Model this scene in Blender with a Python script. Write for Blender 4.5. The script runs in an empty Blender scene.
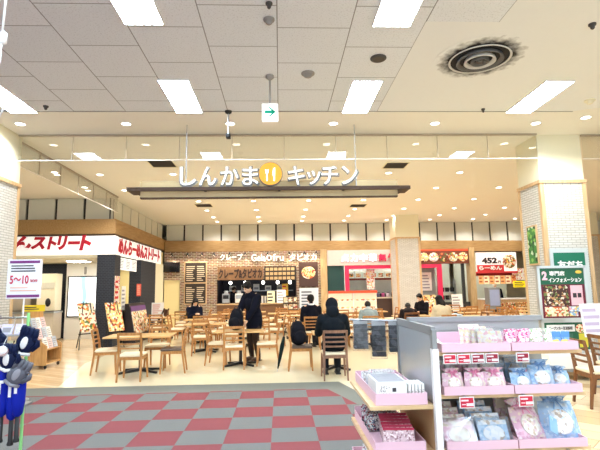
import bpy, bmesh, math, random
from mathutils import Vector, Matrix, Euler
PI = math.pi
SC = bpy.context.scene
COL = SC.collection

# ------------------------------------------------------------------ camera
cd = bpy.data.cameras.new('camera')
cd.sensor_width = 36.0
cd.lens = 36.0 * 466.0 / 600.0
cd.clip_start = 0.05
cam = bpy.data.objects.new('camera', cd)
COL.objects.link(cam)
cam.matrix_world = Matrix((
    (0.99895, 0.01099, -0.04438, 0.0),
    (-0.04248, -0.13594, -0.98981, 0.0),
    (-0.01691, 0.99066, -0.13533, 1.58),
    (0, 0, 0, 1)))
SC.camera = cam
SC.view_settings.view_transform = 'Standard'
SC.view_settings.look = 'None'
SC.view_settings.gamma = 1.0
SC.view_settings.use_curve_mapping = False
SC.view_settings.exposure = 0.58
# ------------------------------------------------------------------ world: soft light of the open shop floor around
wd = bpy.data.worlds.new('world')
SC.world = wd
wd.use_nodes = True
wd.node_tree.nodes['Background'].inputs[0].default_value = (0.8, 0.92, 1.0, 1)
wd.node_tree.nodes['Background'].inputs[1].default_value = 1.3
PANEL_EMIT = 31.0
DOWN_W = 21.0
SC.cycles.max_bounces = 8
SC.cycles.transparent_max_bounces = 16
SC.cycles.caustics_reflective = False
SC.cycles.caustics_refractive = False
SC.cycles.sample_clamp_indirect = 4.0

# ------------------------------------------------------------------ materials
def s2l(c):
    return tuple(((v / 255.0) / 12.92 if v <= 10 else ((v / 255.0 + 0.055) / 1.055) ** 2.4) for v in c)

def rgba(c):
    return (*s2l(c), 1.0)

MATS = {}
def M(name, c=(200, 200, 200), rough=0.5, metal=0.0, emit=0.0, var=0.06, scale=12.0, bump=0.0, spec=0.5, alpha=None):
    if name in MATS:
        return MATS[name]
    m = bpy.data.materials.new(name)
    MATS[name] = m
    m.use_nodes = True
    nt = m.node_tree
    p = nt.nodes['Principled BSDF']
    p.inputs['Roughness'].default_value = rough
    p.inputs['Metallic'].default_value = metal
    p.inputs['Specular IOR Level'].default_value = spec
    col = rgba(c)
    tc = nt.nodes.new('ShaderNodeTexCoord')
    nz = nt.nodes.new('ShaderNodeTexNoise')
    nz.inputs['Scale'].default_value = scale
    nz.inputs['Detail'].default_value = 3
    nt.links.new(tc.outputs['Object'], nz.inputs['Vector'])
    mx = nt.nodes.new('ShaderNodeMix')
    mx.data_type = 'RGBA'
    mx.inputs[6].default_value = tuple(v * (1 - var) for v in col[:3]) + (1,)
    mx.inputs[7].default_value = tuple(min(1, v * (1 + var)) for v in col[:3]) + (1,)
    nt.links.new(nz.outputs['Fac'], mx.inputs[0])
    nt.links.new(mx.outputs[2], p.inputs['Base Color'])
    if bump:
        b = nt.nodes.new('ShaderNodeBump')
        b.inputs['Strength'].default_value = bump
        b.inputs['Distance'].default_value = 0.02
        nt.links.new(nz.outputs['Fac'], b.inputs['Height'])
        nt.links.new(b.outputs[0], p.inputs['Normal'])
    if emit:
        p.inputs['Emission Color'].default_value = col
        p.inputs['Emission Strength'].default_value = emit
    if alpha is not None:
        p.inputs['Alpha'].default_value = alpha
    return m

def nodes_mat(name):
    m = bpy.data.materials.new(name)
    MATS[name] = m
    m.use_nodes = True
    return m, m.node_tree, m.node_tree.nodes['Principled BSDF']

def N(nt, typ, **kw):
    n = nt.nodes.new(typ)
    for k, v in kw.items():
        if k.startswith('i_'):
            n.inputs[k[2:].replace('_', ' ')].default_value = v
        else:
            setattr(n, k, v)
    return n

def glass_mat(name, tint=(1, 1, 1, 1), refl=0.1, rough=0.02):
    m = bpy.data.materials.new(name)
    MATS[name] = m
    m.use_nodes = True
    nt = m.node_tree
    nt.nodes.clear()
    o = nt.nodes.new('ShaderNodeOutputMaterial')
    t = N(nt, 'ShaderNodeBsdfTransparent')
    t.inputs[0].default_value = tint
    g = N(nt, 'ShaderNodeBsdfGlossy')
    g.inputs['Roughness'].default_value = rough
    lw = N(nt, 'ShaderNodeLayerWeight')
    lw.inputs[0].default_value = 0.35
    mr = N(nt, 'ShaderNodeMath', operation='MULTIPLY_ADD')
    mr.inputs[1].default_value = 0.5
    mr.inputs[2].default_value = refl
    nt.links.new(lw.outputs['Fresnel'], mr.inputs[0])
    mx = N(nt, 'ShaderNodeMixShader')
    nt.links.new(mr.outputs[0], mx.inputs[0])
    nt.links.new(t.outputs[0], mx.inputs[1])
    nt.links.new(g.outputs[0], mx.inputs[2])
    nt.links.new(mx.outputs[0], o.inputs[0])
    return m

def brick_mat(name, c1, c2, mortar, bw, rh, ms, axes='xz', offset=0.5, rough=0.6, bump=0.3, noise=0.0):
    """bricks laid on object coordinates; axes gives which two carry the pattern"""
    m, nt, p = nodes_mat(name)
    tc = N(nt, 'ShaderNodeTexCoord')
    sp = N(nt, 'ShaderNodeSeparateXYZ')
    cb = N(nt, 'ShaderNodeCombineXYZ')
    nt.links.new(tc.outputs['Object'], sp.inputs[0])
    if axes == 'sum':
        ad = N(nt, 'ShaderNodeMath', operation='ADD')
        nt.links.new(sp.outputs['X'], ad.inputs[0]); nt.links.new(sp.outputs['Y'], ad.inputs[1])
        nt.links.new(ad.outputs[0], cb.inputs[0]); nt.links.new(sp.outputs['Z'], cb.inputs[1])
    else:
        nt.links.new(sp.outputs[axes[0].upper()], cb.inputs[0])
        nt.links.new(sp.outputs[axes[1].upper()], cb.inputs[1])
    b = N(nt, 'ShaderNodeTexBrick', offset=offset)
    b.inputs['Color1'].default_value = rgba(c1)
    b.inputs['Color2'].default_value = rgba(c2)
    b.inputs['Mortar'].default_value = rgba(mortar)
    b.inputs['Scale'].default_value = 1.0
    b.inputs['Brick Width'].default_value = bw
    b.inputs['Row Height'].default_value = rh
    b.inputs['Mortar Size'].default_value = ms
    b.inputs['Mortar Smooth'].default_value = 0.1
    nt.links.new(cb.outputs[0], b.inputs['Vector'])
    out = b.outputs['Color']
    if noise:
        nz = N(nt, 'ShaderNodeTexNoise'); nz.inputs['Scale'].default_value = 7
        nt.links.new(tc.outputs['Object'], nz.inputs['Vector'])
        mx = N(nt, 'ShaderNodeMix', data_type='RGBA', blend_type='MULTIPLY')
        mx.inputs[0].default_value = noise
        nt.links.new(out, mx.inputs[6]); nt.links.new(nz.outputs['Color'], mx.inputs[7])
        out = mx.outputs[2]
    nt.links.new(out, p.inputs['Base Color'])
    p.inputs['Roughness'].default_value = rough
    bp = N(nt, 'ShaderNodeBump', invert=True)
    bp.inputs['Strength'].default_value = bump
    bp.inputs['Distance'].default_value = 0.01
    nt.links.new(b.outputs['Fac'], bp.inputs['Height'])
    nt.links.new(bp.outputs[0], p.inputs['Normal'])
    return m

def wood_mat(name, c1, c2, rough=0.4, axis='x', scale=6.0, stretch=14.0):
    m, nt, p = nodes_mat(name)
    tc = N(nt, 'ShaderNodeTexCoord')
    mp = N(nt, 'ShaderNodeMapping')
    s = [stretch] * 3
    s['xyz'.index(axis)] = 1.0
    mp.inputs['Scale'].default_value = s
    nz = N(nt, 'ShaderNodeTexNoise'); nz.inputs['Scale'].default_value = scale; nz.inputs['Detail'].default_value = 4
    nt.links.new(tc.outputs['Object'], mp.inputs[0]); nt.links.new(mp.outputs[0], nz.inputs['Vector'])
    r = N(nt, 'ShaderNodeValToRGB')
    r.color_ramp.elements[0].position = 0.3; r.color_ramp.elements[0].color = rgba(c1)
    r.color_ramp.elements[1].position = 0.7; r.color_ramp.elements[1].color = rgba(c2)
    nt.links.new(nz.outputs['Fac'], r.inputs[0]); nt.links.new(r.outputs[0], p.inputs['Base Color'])
    p.inputs['Roughness'].default_value = rough
    return m

def patches_mat(name, base, cols, scale=14.0, rough=0.5, thr=0.5, emit=0.0):
    """small irregular patches of several colours printed on a base colour (photos, prints, packaging)"""
    m, nt, p = nodes_mat(name)
    tc = N(nt, 'ShaderNodeTexCoord')
    v = N(nt, 'ShaderNodeTexVoronoi'); v.inputs['Scale'].default_value = scale
    nt.links.new(tc.outputs['Object'], v.inputs['Vector'])
    sp = N(nt, 'ShaderNodeSeparateColor'); nt.links.new(v.outputs['Color'], sp.inputs[0])
    r = N(nt, 'ShaderNodeValToRGB'); r.color_ramp.interpolation = 'CONSTANT'
    els = r.color_ramp.elements
    els[0].position = 0.0; els[0].color = rgba(base)
    els[1].position = 1 - thr; els[1].color = rgba(cols[0])
    for k, c in enumerate(cols[1:], 1):
        e = els.new(1 - thr + thr * k / len(cols)); e.color = rgba(c)
    nt.links.new(sp.outputs[0], r.inputs[0]); nt.links.new(r.outputs[0], p.inputs['Base Color'])
    p.inputs['Roughness'].default_value = rough
    if emit:
        nt.links.new(r.outputs[0], p.inputs['Emission Color']); p.inputs['Emission Strength'].default_value = emit
    return m

# ------------------------------------------------------------------ mesh builder
class MB:
    def __init__(s):
        s.v = []; s.f = []; s.m = []
    def add(s, vs, fs, mi=0):
        o = len(s.v)
        s.v += [tuple(v) for v in vs]
        s.f += [tuple(i + o for i in f) for f in fs]
        s.m += [mi] * len(fs)
        return s
    def box(s, c, d, rot=None, mi=0):
        x, y, z = d[0] / 2, d[1] / 2, d[2] / 2
        vs = [Vector(p) for p in ((-x,-y,-z),(x,-y,-z),(x,y,-z),(-x,y,-z),(-x,-y,z),(x,-y,z),(x,y,z),(-x,y,z))]
        if rot is not None:
            R = Euler(rot).to_matrix()
            vs = [R @ v for v in vs]
        c = Vector(c)
        return s.add([v + c for v in vs], [(3,2,1,0),(4,5,6,7),(0,1,5,4),(1,2,6,5),(2,3,7,6),(3,0,4,7)], mi)
    def bx(s, x0, x1, y0, y1, z0, z1, mi=0):
        return s.box(((x0+x1)/2, (y0+y1)/2, (z0+z1)/2), (abs(x1-x0), abs(y1-y0), abs(z1-z0)), None, mi)
    def tube(s, pts, r, n=8, mi=0, sq=False):
        pts = [Vector(p) for p in pts]
        rs = r if isinstance(r, (list, tuple)) else [r] * len(pts)
        if sq: n = 4
        rings = []; up = None
        for i, p in enumerate(pts):
            a = pts[max(0, i-1)]; b = pts[min(len(pts)-1, i+1)]
            t = (b - a).normalized()
            if up is None:
                up = Vector((0,0,1)) if abs(t.z) < 0.9 else Vector((0,1,0))
            u = t.cross(up)
            if u.length < 1e-5: u = t.cross(Vector((1,0,0)))
            u.normalize(); w = u.cross(t).normalized(); up = w
            off = PI/4 if sq else 0
            k = rs[i] * (1.414 if sq else 1)
            rings.append([p + u*math.cos(off+2*PI*j/n)*k + w*math.sin(off+2*PI*j/n)*k for j in range(n)])
        vs = [v for ring in rings for v in ring]; fs = []
        for i in range(len(pts)-1):
            for j in range(n):
                fs.append((i*n+j, i*n+(j+1)%n, (i+1)*n+(j+1)%n, (i+1)*n+j))
        fs.append(tuple(range(n-1, -1, -1))); fs.append(tuple((len(pts)-1)*n + j for j in range(n)))
        return s.add(vs, fs, mi)
    def cyl(s, p0, p1, r0, r1=None, n=16, mi=0):
        return s.tube([p0, p1], [r0, r0 if r1 is None else r1], n, mi)
    def ell(s, c, r, rot=None, nu=12, nv=8, mi=0):
        R = Euler(rot).to_matrix() if rot is not None else Matrix.Identity(3)
        c = Vector(c); vs = []; fs = []
        vs.append(c + R @ Vector((0,0,-r[2])))
        for i in range(1, nv):
            a = -PI/2 + PI*i/nv
            for j in range(nu):
                b = 2*PI*j/nu
                vs.append(c + R @ Vector((r[0]*math.cos(a)*math.cos(b), r[1]*math.cos(a)*math.sin(b), r[2]*math.sin(a))))
        vs.append(c + R @ Vector((0,0,r[2])))
        for j in range(nu): fs.append((0, 1+(j+1)%nu, 1+j))
        for i in range(nv-2):
            for j in range(nu):
                a = 1+i*nu+j; b = 1+i*nu+(j+1)%nu
                fs.append((a, b, b+nu, a+nu))
        k = 1+(nv-2)*nu; e = len(vs)-1
        for j in range(nu): fs.append((k+j, k+(j+1)%nu, e))
        return s.add(vs, fs, mi)
    def lathe(s, prof, c=(0,0,0), n=24, mi=0):
        vs = []; fs = []; c = Vector(c)
        for r, z in prof:
            for j in range(n):
                vs.append(c + Vector((r*math.cos(2*PI*j/n), r*math.sin(2*PI*j/n), z)))
        for i in range(len(prof)-1):
            for j in range(n):
                fs.append((i*n+j, i*n+(j+1)%n, (i+1)*n+(j+1)%n, (i+1)*n+j))
        return s.add(vs, fs, mi)
    def prism(s, poly, d0, d1, axis='z', mi=0):
        n = len(poly); vs = []
        for d in (d0, d1):
            for a, b in poly:
                vs.append({'z': (a, b, d), 'y': (a, d, b), 'x': (d, a, b)}[axis])
        fs = [tuple(range(n-1,-1,-1)), tuple(range(n, 2*n))]
        for j in range(n): fs.append((j, (j+1)%n, n+(j+1)%n, n+j))
        return s.add(vs, fs, mi)
    def mesh(s, name):
        me = bpy.data.meshes.new(name)
        me.from_pydata(s.v, [], s.f)
        bm = bmesh.new(); bm.from_mesh(me)
        bmesh.ops.recalc_face_normals(bm, faces=bm.faces)
        bm.to_mesh(me); bm.free()
        return me
    def build(s, name, mats, parent=None, smooth=False, bevel=0.0, loc=None, rot=None, label=None):
        me = s.mesh(name)
        return finish(name, me, mats, parent, smooth, bevel, loc, rot, label, s.m)

def finish(name, me, mats, parent=None, smooth=False, bevel=0.0, loc=None, rot=None, label=None, mi=None):
    for m in (mats if isinstance(mats, (list, tuple)) else [mats]):
        me.materials.append(m)
    if mi and len(me.materials) > 1:
        me.polygons.foreach_set('material_index', mi)
    if smooth:
        me.polygons.foreach_set('use_smooth', [True] * len(me.polygons))
    o = bpy.data.objects.new(name, me)
    COL.objects.link(o)
    if parent: o.parent = parent
    if loc: o.location = loc
    if rot: o.rotation_euler = rot
    if bevel:
        b = o.modifiers.new('bevel', 'BEVEL'); b.width = bevel; b.segments = 2; b.limit_method = 'ANGLE'
    if label: o['label'] = label
    return o

def tag(o, label=None, cat=None, group=None, kind=None):
    if label: o['label'] = label
    if cat: o['category'] = cat
    if group: o['group'] = group
    if kind: o['kind'] = kind
    return o

def thing(name, label, cat, loc=(0,0,0), rz=0.0, group=None):
    o = bpy.data.objects.new(name, None)
    COL.objects.link(o)
    o.empty_display_size = 0.1
    o.location = loc; o.rotation_euler = (0, 0, rz)
    return tag(o, label, cat, group)

def dup(root, loc, rz, label, group=None, scale=None):
    r = root.copy(); COL.objects.link(r)
    r.location = loc; r.rotation_euler = (root.rotation_euler.x, root.rotation_euler.y, rz)
    if scale: r.scale = scale
    r['label'] = label
    if group: r['group'] = group
    for ch in list(root.children):
        c = ch.copy(); COL.objects.link(c); c.parent = r
        for g in list(ch.children):
            q = g.copy(); COL.objects.link(q); q.parent = c
    return r

def struct(name, mb, mats, label, bevel=0.0, smooth=False):
    o = mb.build(name, mats, None, smooth, bevel)
    return tag(o, label, None, None, 'structure')

DG = None
def text_mesh(body, w=None, h=None, extrude=0.004, bold=0.0, align='CENTER', shear=0.0, bevel=0.0):
    c = bpy.data.curves.new('lettering', 'FONT')
    c.body = body; c.extrude = 0.0; c.align_x = align; c.align_y = 'CENTER'; c.offset = bold; c.shear = shear
    c.resolution_u = 3
    o = bpy.data.objects.new('lettering', c)
    COL.objects.link(o)
    bpy.context.view_layer.update()
    c.extrude = extrude
    bpy.context.view_layer.update()
    me = bpy.data.meshes.new_from_object(o.evaluated_get(bpy.context.evaluated_depsgraph_get()))
    bpy.data.objects.remove(o); bpy.data.curves.remove(c)
    xs = [v.co.x for v in me.vertices]; ys = [v.co.y for v in me.vertices]
    cx, cy = (min(xs)+max(xs))/2, (min(ys)+max(ys))/2
    W0, H0 = max(xs)-min(xs), max(ys)-min(ys)
    sx = (w / W0) if w else None; sy = (h / H0) if h else None
    sx = sx or sy; sy = sy or sx
    for v in me.vertices:
        v.co.x = (v.co.x - cx) * sx; v.co.y = (v.co.y - cy) * sy
    me.materials.clear()
    return me

def text(body, mat, parent, loc, w=None, h=None, rot=(PI/2, 0, 0), extrude=0.004, bold=0.0, name='lettering', label=None, shear=0.0):
    me = text_mesh(body, w, h, extrude, bold, shear=shear)
    me.name = name
    return finish(name, me, mat, parent, loc=loc, rot=rot, label=label)

def ordn(i):
    return ['first','second','third','fourth','fifth','sixth','seventh','eighth','ninth','tenth','eleventh','twelfth'][i]

def skinmesh(name, mb, voxel, smooth=4):
    """one continuous surface grown over overlapping tapered limbs"""
    me = mb.mesh(name)
    o = bpy.data.objects.new(name, me); COL.objects.link(o)
    m = o.modifiers.new('r', 'REMESH'); m.mode = 'VOXEL'; m.voxel_size = voxel
    s = o.modifiers.new('s', 'SMOOTH'); s.factor = .5; s.iterations = smooth
    bpy.context.view_layer.update()
    out = bpy.data.meshes.new_from_object(o.evaluated_get(bpy.context.evaluated_depsgraph_get()))
    bpy.data.objects.remove(o); bpy.data.meshes.remove(me)
    out.name = name
    return out
# ------------------------------------------------------------------ setting materials
def carpet_mat():
    m, nt, p = nodes_mat('checked_carpet')
    tc = N(nt, 'ShaderNodeTexCoord')
    mp = N(nt, 'ShaderNodeMapping'); mp.inputs['Location'].default_value = (0.11, -0.12, 0.25)
    nt.links.new(tc.outputs['Object'], mp.inputs[0])
    ck = N(nt, 'ShaderNodeTexChecker'); ck.inputs['Scale'].default_value = 2.0
    ck.inputs['Color1'].default_value = rgba((132, 64, 68)); ck.inputs['Color2'].default_value = rgba((110, 111, 108))
    nt.links.new(mp.outputs[0], ck.inputs['Vector'])
    nz = N(nt, 'ShaderNodeTexNoise'); nz.inputs['Scale'].default_value = 160; nz.inputs['Detail'].default_value = 4
    nt.links.new(tc.outputs['Object'], nz.inputs['Vector'])
    r = N(nt, 'ShaderNodeValToRGB')
    r.color_ramp.elements[0].position = 0.3; r.color_ramp.elements[0].color = (0.5, 0.5, 0.5, 1)
    r.color_ramp.elements[1].position = 0.62; r.color_ramp.elements[1].color = (1.15, 1.15, 1.15, 1)
    nt.links.new(nz.outputs['Fac'], r.inputs[0])
    mx = N(nt, 'ShaderNodeMix', data_type='RGBA', blend_type='MULTIPLY'); mx.inputs[0].default_value = 0.8
    nt.links.new(ck.outputs[0], mx.inputs[6]); nt.links.new(r.outputs[0], mx.inputs[7])
    nt.links.new(mx.outputs[2], p.inputs['Base Color'])
    p.inputs['Roughness'].default_value = 0.95
    b = N(nt, 'ShaderNodeBump'); b.inputs['Strength'].default_value = 0.4; b.inputs['Distance'].default_value = 0.01
    nt.links.new(nz.outputs['Fac'], b.inputs['Height']); nt.links.new(b.outputs[0], p.inputs['Normal'])
    return m

def ceiling_tile_mat():
    m = brick_mat('pitted_ceiling_tile', (236, 242, 248), (231, 238, 244), (150, 154, 158), 0.8, 0.8, 0.006, axes='yx', rough=0.9, bump=0.4)
    nt = m.node_tree; p = nt.nodes['Principled BSDF']
    br = [n for n in nt.nodes if n.type == 'TEX_BRICK'][0]
    cb = br.inputs['Vector'].links[0].from_node
    ad = N(nt, 'ShaderNodeVectorMath', operation='ADD'); ad.inputs[1].default_value = (8.0 - 0.34, 8.0, 0)
    nt.links.new(cb.outputs[0], ad.inputs[0]); nt.links.new(ad.outputs[0], br.inputs['Vector'])
    tc = [n for n in nt.nodes if n.type == 'TEX_COORD'][0]
    nz = N(nt, 'ShaderNodeTexNoise'); nz.inputs['Scale'].default_value = 55; nz.inputs['Detail'].default_value = 2
    nt.links.new(tc.outputs['Object'], nz.inputs['Vector'])
    r = N(nt, 'ShaderNodeValToRGB')
    r.color_ramp.elements[0].position = 0.3; r.color_ramp.elements[0].color = (0.8, 0.8, 0.8, 1)
    r.color_ramp.elements[1].position = 0.45; r.color_ramp.elements[1].color = (1, 1, 1, 1)
    nt.links.new(nz.outputs['Fac'], r.inputs[0])
    mx = N(nt, 'ShaderNodeMix', data_type='RGBA', blend_type='MULTIPLY'); mx.inputs[0].default_value = 1.0
    nt.links.new(br.outputs['Color'], mx.inputs[6]); nt.links.new(r.outputs[0], mx.inputs[7])
    nt.links.new(mx.outputs[2], p.inputs['Base Color'])
    return m

def plank_mat(name, c1, c2, rot, bw, rh):
    m = brick_mat(name, c1, c2, tuple(int(v * 0.8) for v in c1), bw, rh, 0.004, axes='xy', rough=0.13, bump=0.06, offset=0.37)
    nt = m.node_tree
    tc = [n for n in nt.nodes if n.type == 'TEX_COORD'][0]
    sp = [n for n in nt.nodes if n.type == 'SEPXYZ'][0]
    mp = N(nt, 'ShaderNodeMapping'); mp.inputs['Rotation'].default_value = (0, 0, rot)
    nt.links.new(tc.outputs['Object'], mp.inputs[0]); nt.links.new(mp.outputs[0], sp.inputs[0])
    return m

CARPET = carpet_mat()
STRIP = M('carpet_border', (112, 114, 106), 0.9, var=0.12, scale=90, bump=0.3)
CREAM_FLOOR = M('polished_cream_floor', (240, 231, 198), 0.12, var=0.02, scale=3, spec=0.6)
PLANK_L = plank_mat('light_plank_floor', (222, 190, 146), (238, 212, 172), 0.55, 1.2, 0.13)
PLANK_R = plank_mat('patterned_wood_floor', (206, 172, 128), (238, 214, 172), 0.8, 0.9, 0.3)
TILE_CEIL = ceiling_tile_mat()
BOARD_CEIL = M('cream_ceiling_board', (240, 244, 245), 0.8, var=0.01)
FOOD_CEIL = M('warm_cream_ceiling', (245, 244, 236), 0.75, var=0.01)
FASCIA = wood_mat('honey_wood_fascia', (152, 116, 68), (178, 144, 96), 0.45, 'x', 3, 10)
WHITEBRICK = brick_mat('white_brick_tile', (216, 214, 208), (206, 203, 196), (160, 156, 146), 0.16, 0.045, 0.005, axes='sum', rough=0.5, bump=0.3)
OAK = wood_mat('pale_oak_trim', (196, 160, 116), (220, 188, 146), 0.5, 'z', 3, 10)
CREAM = M('cream_wallboard', (238, 233, 206), 0.7, var=0.01)
PANEL = M('pale_clerestory_panel', (212, 213, 204), 0.6, var=0.02)
BLACK = M('matt_black', (24, 24, 26), 0.5, var=0.1)
WHITE = M('white_paint', (244, 243, 240), 0.45, var=0.01)
STEEL = M('brushed_steel', (180, 182, 184), 0.3, 0.9, var=0.05)
GREYMETAL = M('grey_painted_metal', (150, 152, 152), 0.45, 0.3, var=0.04)
KITCHEN = M('kitchen_wall', (206, 200, 184), 0.5, var=0.05, scale=3)
REDBRICK = brick_mat('mixed_brown_brick', (112, 72, 50), (166, 126, 94), (204, 192, 174), 0.22, 0.07, 0.013, axes='xz', rough=0.8, bump=0.5, noise=0.45)
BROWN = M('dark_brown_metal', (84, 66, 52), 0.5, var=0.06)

# ------------------------------------------------------------------ floor
mb = MB(); mb.prism([(-12,-3.5),(1.9,-3.5),(1.35,5.6),(0.72,7.68),(-12,7.68)], -0.1, 0.0)
struct('floor_carpet', mb, CARPET, 'red and grey checkered carpet tiles of the aisle in front')
mb = MB(); mb.prism([(-12,7.68),(0.72,7.68),(1.35,5.6),(1.9,-3.5),(2.15,-3.5),(1.6,5.75),(0.98,8.2),(-12,8.45)], -0.1, 0.0)
struct('floor_border', mb, STRIP, 'grey border strip between the carpet and the dining floor')
mb = MB(); mb.prism([(-3.75,8.28),(0.98,8.2),(1.25,7.1),(3.3,7.1),(3.3,21),(-4.4,21),(-4.4,11)], -0.1, 0.0)
struct('floor_dining', mb, CREAM_FLOOR, 'polished cream floor of the dining area')
mb = MB(); mb.prism([(-12,8.45),(-3.75,8.28),(-4.4,11),(-4.4,21),(-4.4,25),(-12,25)], -0.1, 0.0)
struct('floor_planks', mb, PLANK_L, 'light wood plank floor in front of the noodle shop')
mb = MB(); mb.prism([(2.15,-3.5),(16,-3.5),(16,25),(3.3,25),(3.3,7.1),(1.25,7.1),(1.6,5.75)], -0.1, 0.0)
struct('floor_wood', mb, PLANK_R, 'wood patterned floor on the right behind the pouch rack')
mb = MB(); mb.bx(-4.4, 3.3, 21, 25, -0.1, 0.0)
struct('floor_kitchen', mb, KITCHEN, 'floor inside the back shops')

# ------------------------------------------------------------------ ceiling
HC = 4.4
mb = MB(); mb.prism([(-12,-3.5),(2.4,-3.5),(2.4,4.6),(1.6,4.6),(1.6,7.15),(-12,7.15)], HC, HC+0.12)
struct('ceiling_tiles', mb, TILE_CEIL, 'grey pitted ceiling tiles over the aisle')
mb = MB(); mb.prism([(2.4,-3.5),(16,-3.5),(16,6.9),(5.2,7.0),(4.85,7.15),(1.6,7.15),(1.6,4.6),(2.4,4.6)], HC, HC+0.12)
struct('ceiling_plain', mb, BOARD_CEIL, 'plain cream ceiling around the round air diffuser')
mb = MB(); mb.prism([(-12,7.16),(4.85,7.16),(5.2,7.01),(16,6.91),(16,8.22),(-12,8.22)], HC, HC+0.12)
struct('ceiling_strip', mb, FOOD_CEIL, 'cream ceiling strip in front of the glass smoke barrier')
mb = MB(); mb.bx(-12, 16, 8.22, 25, HC, HC+0.12)
struct('ceiling_food_court', mb, FOOD_CEIL, 'warm cream ceiling of the food court with downlights')
mb = MB()
mb.bx(-12, 4.85, 7.15, 7.165, HC-0.006, HC)
struct('trim_1', mb, GREYMETAL, 'thin joint line between the tiled and the cream ceiling')

# ------------------------------------------------------------------ outer walls
mb = MB(); mb.bx(-12, 16, 24.8, 25, 0, HC)
struct('wall_back', mb, KITCHEN, 'far kitchen wall behind the shops')
mb = MB(); mb.bx(15.8, 16, -3.5, 24.8, 0, HC)
struct('wall_right', mb, CREAM, 'cream wall far to the right')
mb = MB(); mb.bx(-12, -11.8, -3.5, 24.8, 0, HC)
struct('wall_left', mb, CREAM, 'cream wall far to the left')

# ------------------------------------------------------------------ pillars
def pillar(name, x0, x1, y0, y1, label):
    r = thing(name, label, 'pillar', ((x0+x1)/2, (y0+y1)/2, 0))
    r['kind'] = 'structure'
    w, d = (x1-x0)/2, (y1-y0)/2
    MB().bx(-w, w, -d, d, 0, 3.46).build('brick_shaft', WHITEBRICK, r)
    MB().bx(-w+0.005, w-0.005, -d+0.005, d-0.005, 3.52, HC).build('plain_top', CREAM, r)
    MB().bx(-w-0.025, w+0.025, -d-0.025, d+0.025, 3.46, 3.52).build('wood_cap', OAK, r)
    for sx in (-1, 1):
        for sy in (-1, 1):
            MB().box((sx*(w-0.025), sy*(d-0.025), 1.73), (0.075, 0.075, 3.458)).build('corner_trim', OAK, r)
    MB().bx(-w-0.015, w+0.015, -d-0.015, d+0.015, 0, 0.12).build('base_trim', OAK, r)
    return r
pillar('pillar', -5.6, -4.65, 7.45, 8.4, 'white brick pillar at the left edge beside the discount poster')
pillar('pillar', 4.88, 5.74, 8.33, 9.12, 'large white brick pillar on the right behind the information board')
pillar('pillar', 4.55, 5.5, 18.0, 18.95, 'narrow far white brick pillar standing before the back shops')
pillar('pillar', 11.75, 12.7, 17.9, 18.85, 'partly hidden far pillar just right of the large brick pillar')

# ------------------------------------------------------------------ fascia, clerestory, shop walls
mb = MB(); mb.prism([(-4.88, 3.23), (15.8, 3.0), (15.8, 3.46), (-4.88, 3.7)], 20.0, 20.3, 'y')
struct('trim_2', mb, FASCIA, 'honey wood fascia band above the back shops')
mb = MB(); mb.bx(-5.18, -4.88, 14.0, 20.3, 3.3, 3.74); mb.bx(-11.8, -5.18, 14.0, 14.3, 3.3, 3.74)
struct('trim_3', mb, wood_mat('honey_wood_fascia_side', (152, 116, 68), (178, 144, 96), 0.45, 'y', 3, 10), 'honey wood fascia band above the noodle shop')
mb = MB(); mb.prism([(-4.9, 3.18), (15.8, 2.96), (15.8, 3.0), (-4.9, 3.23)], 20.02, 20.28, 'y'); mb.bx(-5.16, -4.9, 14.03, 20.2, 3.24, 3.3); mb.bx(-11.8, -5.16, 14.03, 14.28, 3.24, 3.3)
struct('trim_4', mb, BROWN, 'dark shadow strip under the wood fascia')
def clerestory(name, p0, p1, n, gap, label):
    p0, p1 = Vector(p0), Vector(p1); u = (p1-p0); L = u.length; u.normalize(); a = math.atan2(u.y, u.x)
    bk = MB(); w = L/n
    nrm = Vector((-u.y, u.x, 0))
    c = (p0+p1)/2 + nrm*0.08
    bk.box((c.x, c.y, 3.96), (L, 0.04, 0.88), (0,0,a), 0)
    for i in range(n):
        c = p0 + u*(w*(i+0.5)) + nrm*0.03
        bk.box((c.x, c.y, 3.96), (w-gap, 0.05, 0.86), (0,0,a), 1)
    struct(name, bk, [BLACK, PANEL], label)
clerestory('wall_clerestory_back', (-4.9, 20.2, 0), (15.7, 20.2, 0), 26, 0.075, 'pale upper wall panels with dark gaps above the back shops')
clerestory('wall_clerestory_front', (-11.8, 14.15, 0), (-5.03, 14.15, 0), 8, 0.08, 'pale upper wall panels above the noodle shop sign')
clerestory('wall_clerestory_side', (-5.03, 14.15, 0), (-5.03, 20.2, 0), 7, 0.08, 'pale upper wall panels above the noodle shop side sign')

# ------------------------------------------------------------------ glass smoke barrier
GLASS = glass_mat('clear_barrier_glass', (0.97, 0.98, 0.97, 1), 0.04)
RAIL = M('bronze_rail', (176, 166, 150), 0.4, 0.4)
def barrier(label, p0, p1, n):
    r = thing('smoke_barrier', label, 'glass barrier', (p0[0], p0[1], 0), math.atan2(p1[1]-p0[1], p1[0]-p0[0]))
    r['kind'] = 'structure'
    L = math.hypot(p1[0]-p0[0], p1[1]-p0[1])
    MB().bx(0, L, -0.02, 0.02, HC-0.03, HC).build('top_rail', RAIL, r)
    w = L/n
    for i in range(n):
        MB().bx(i*w+0.004, (i+1)*w-0.004, -0.004, 0.004, HC-0.47, HC-0.04).build('glass_pane', GLASS, r)
        if i:
            MB().bx(i*w-0.005, i*w+0.005, -0.008, 0.008, HC-0.47, HC-0.04).build('joint_clip', RAIL, r)
    MB().bx(0, L, -0.01, 0.01, HC-0.483, HC-0.47).build('bottom_rail', WHITE, r)
    return r
barrier('long glass smoke barrier hanging across the ceiling above the kitchen sign', (-4.65, 8.28), (4.86, 8.28), 10)
barrier('short glass smoke barrier hanging right of the large brick pillar', (5.76, 8.34), (15.8, 8.34), 10)
barrier('glass smoke barrier running back above the noodle shop', (-4.82, 13.95), (-4.82, 8.45), 6)

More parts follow.
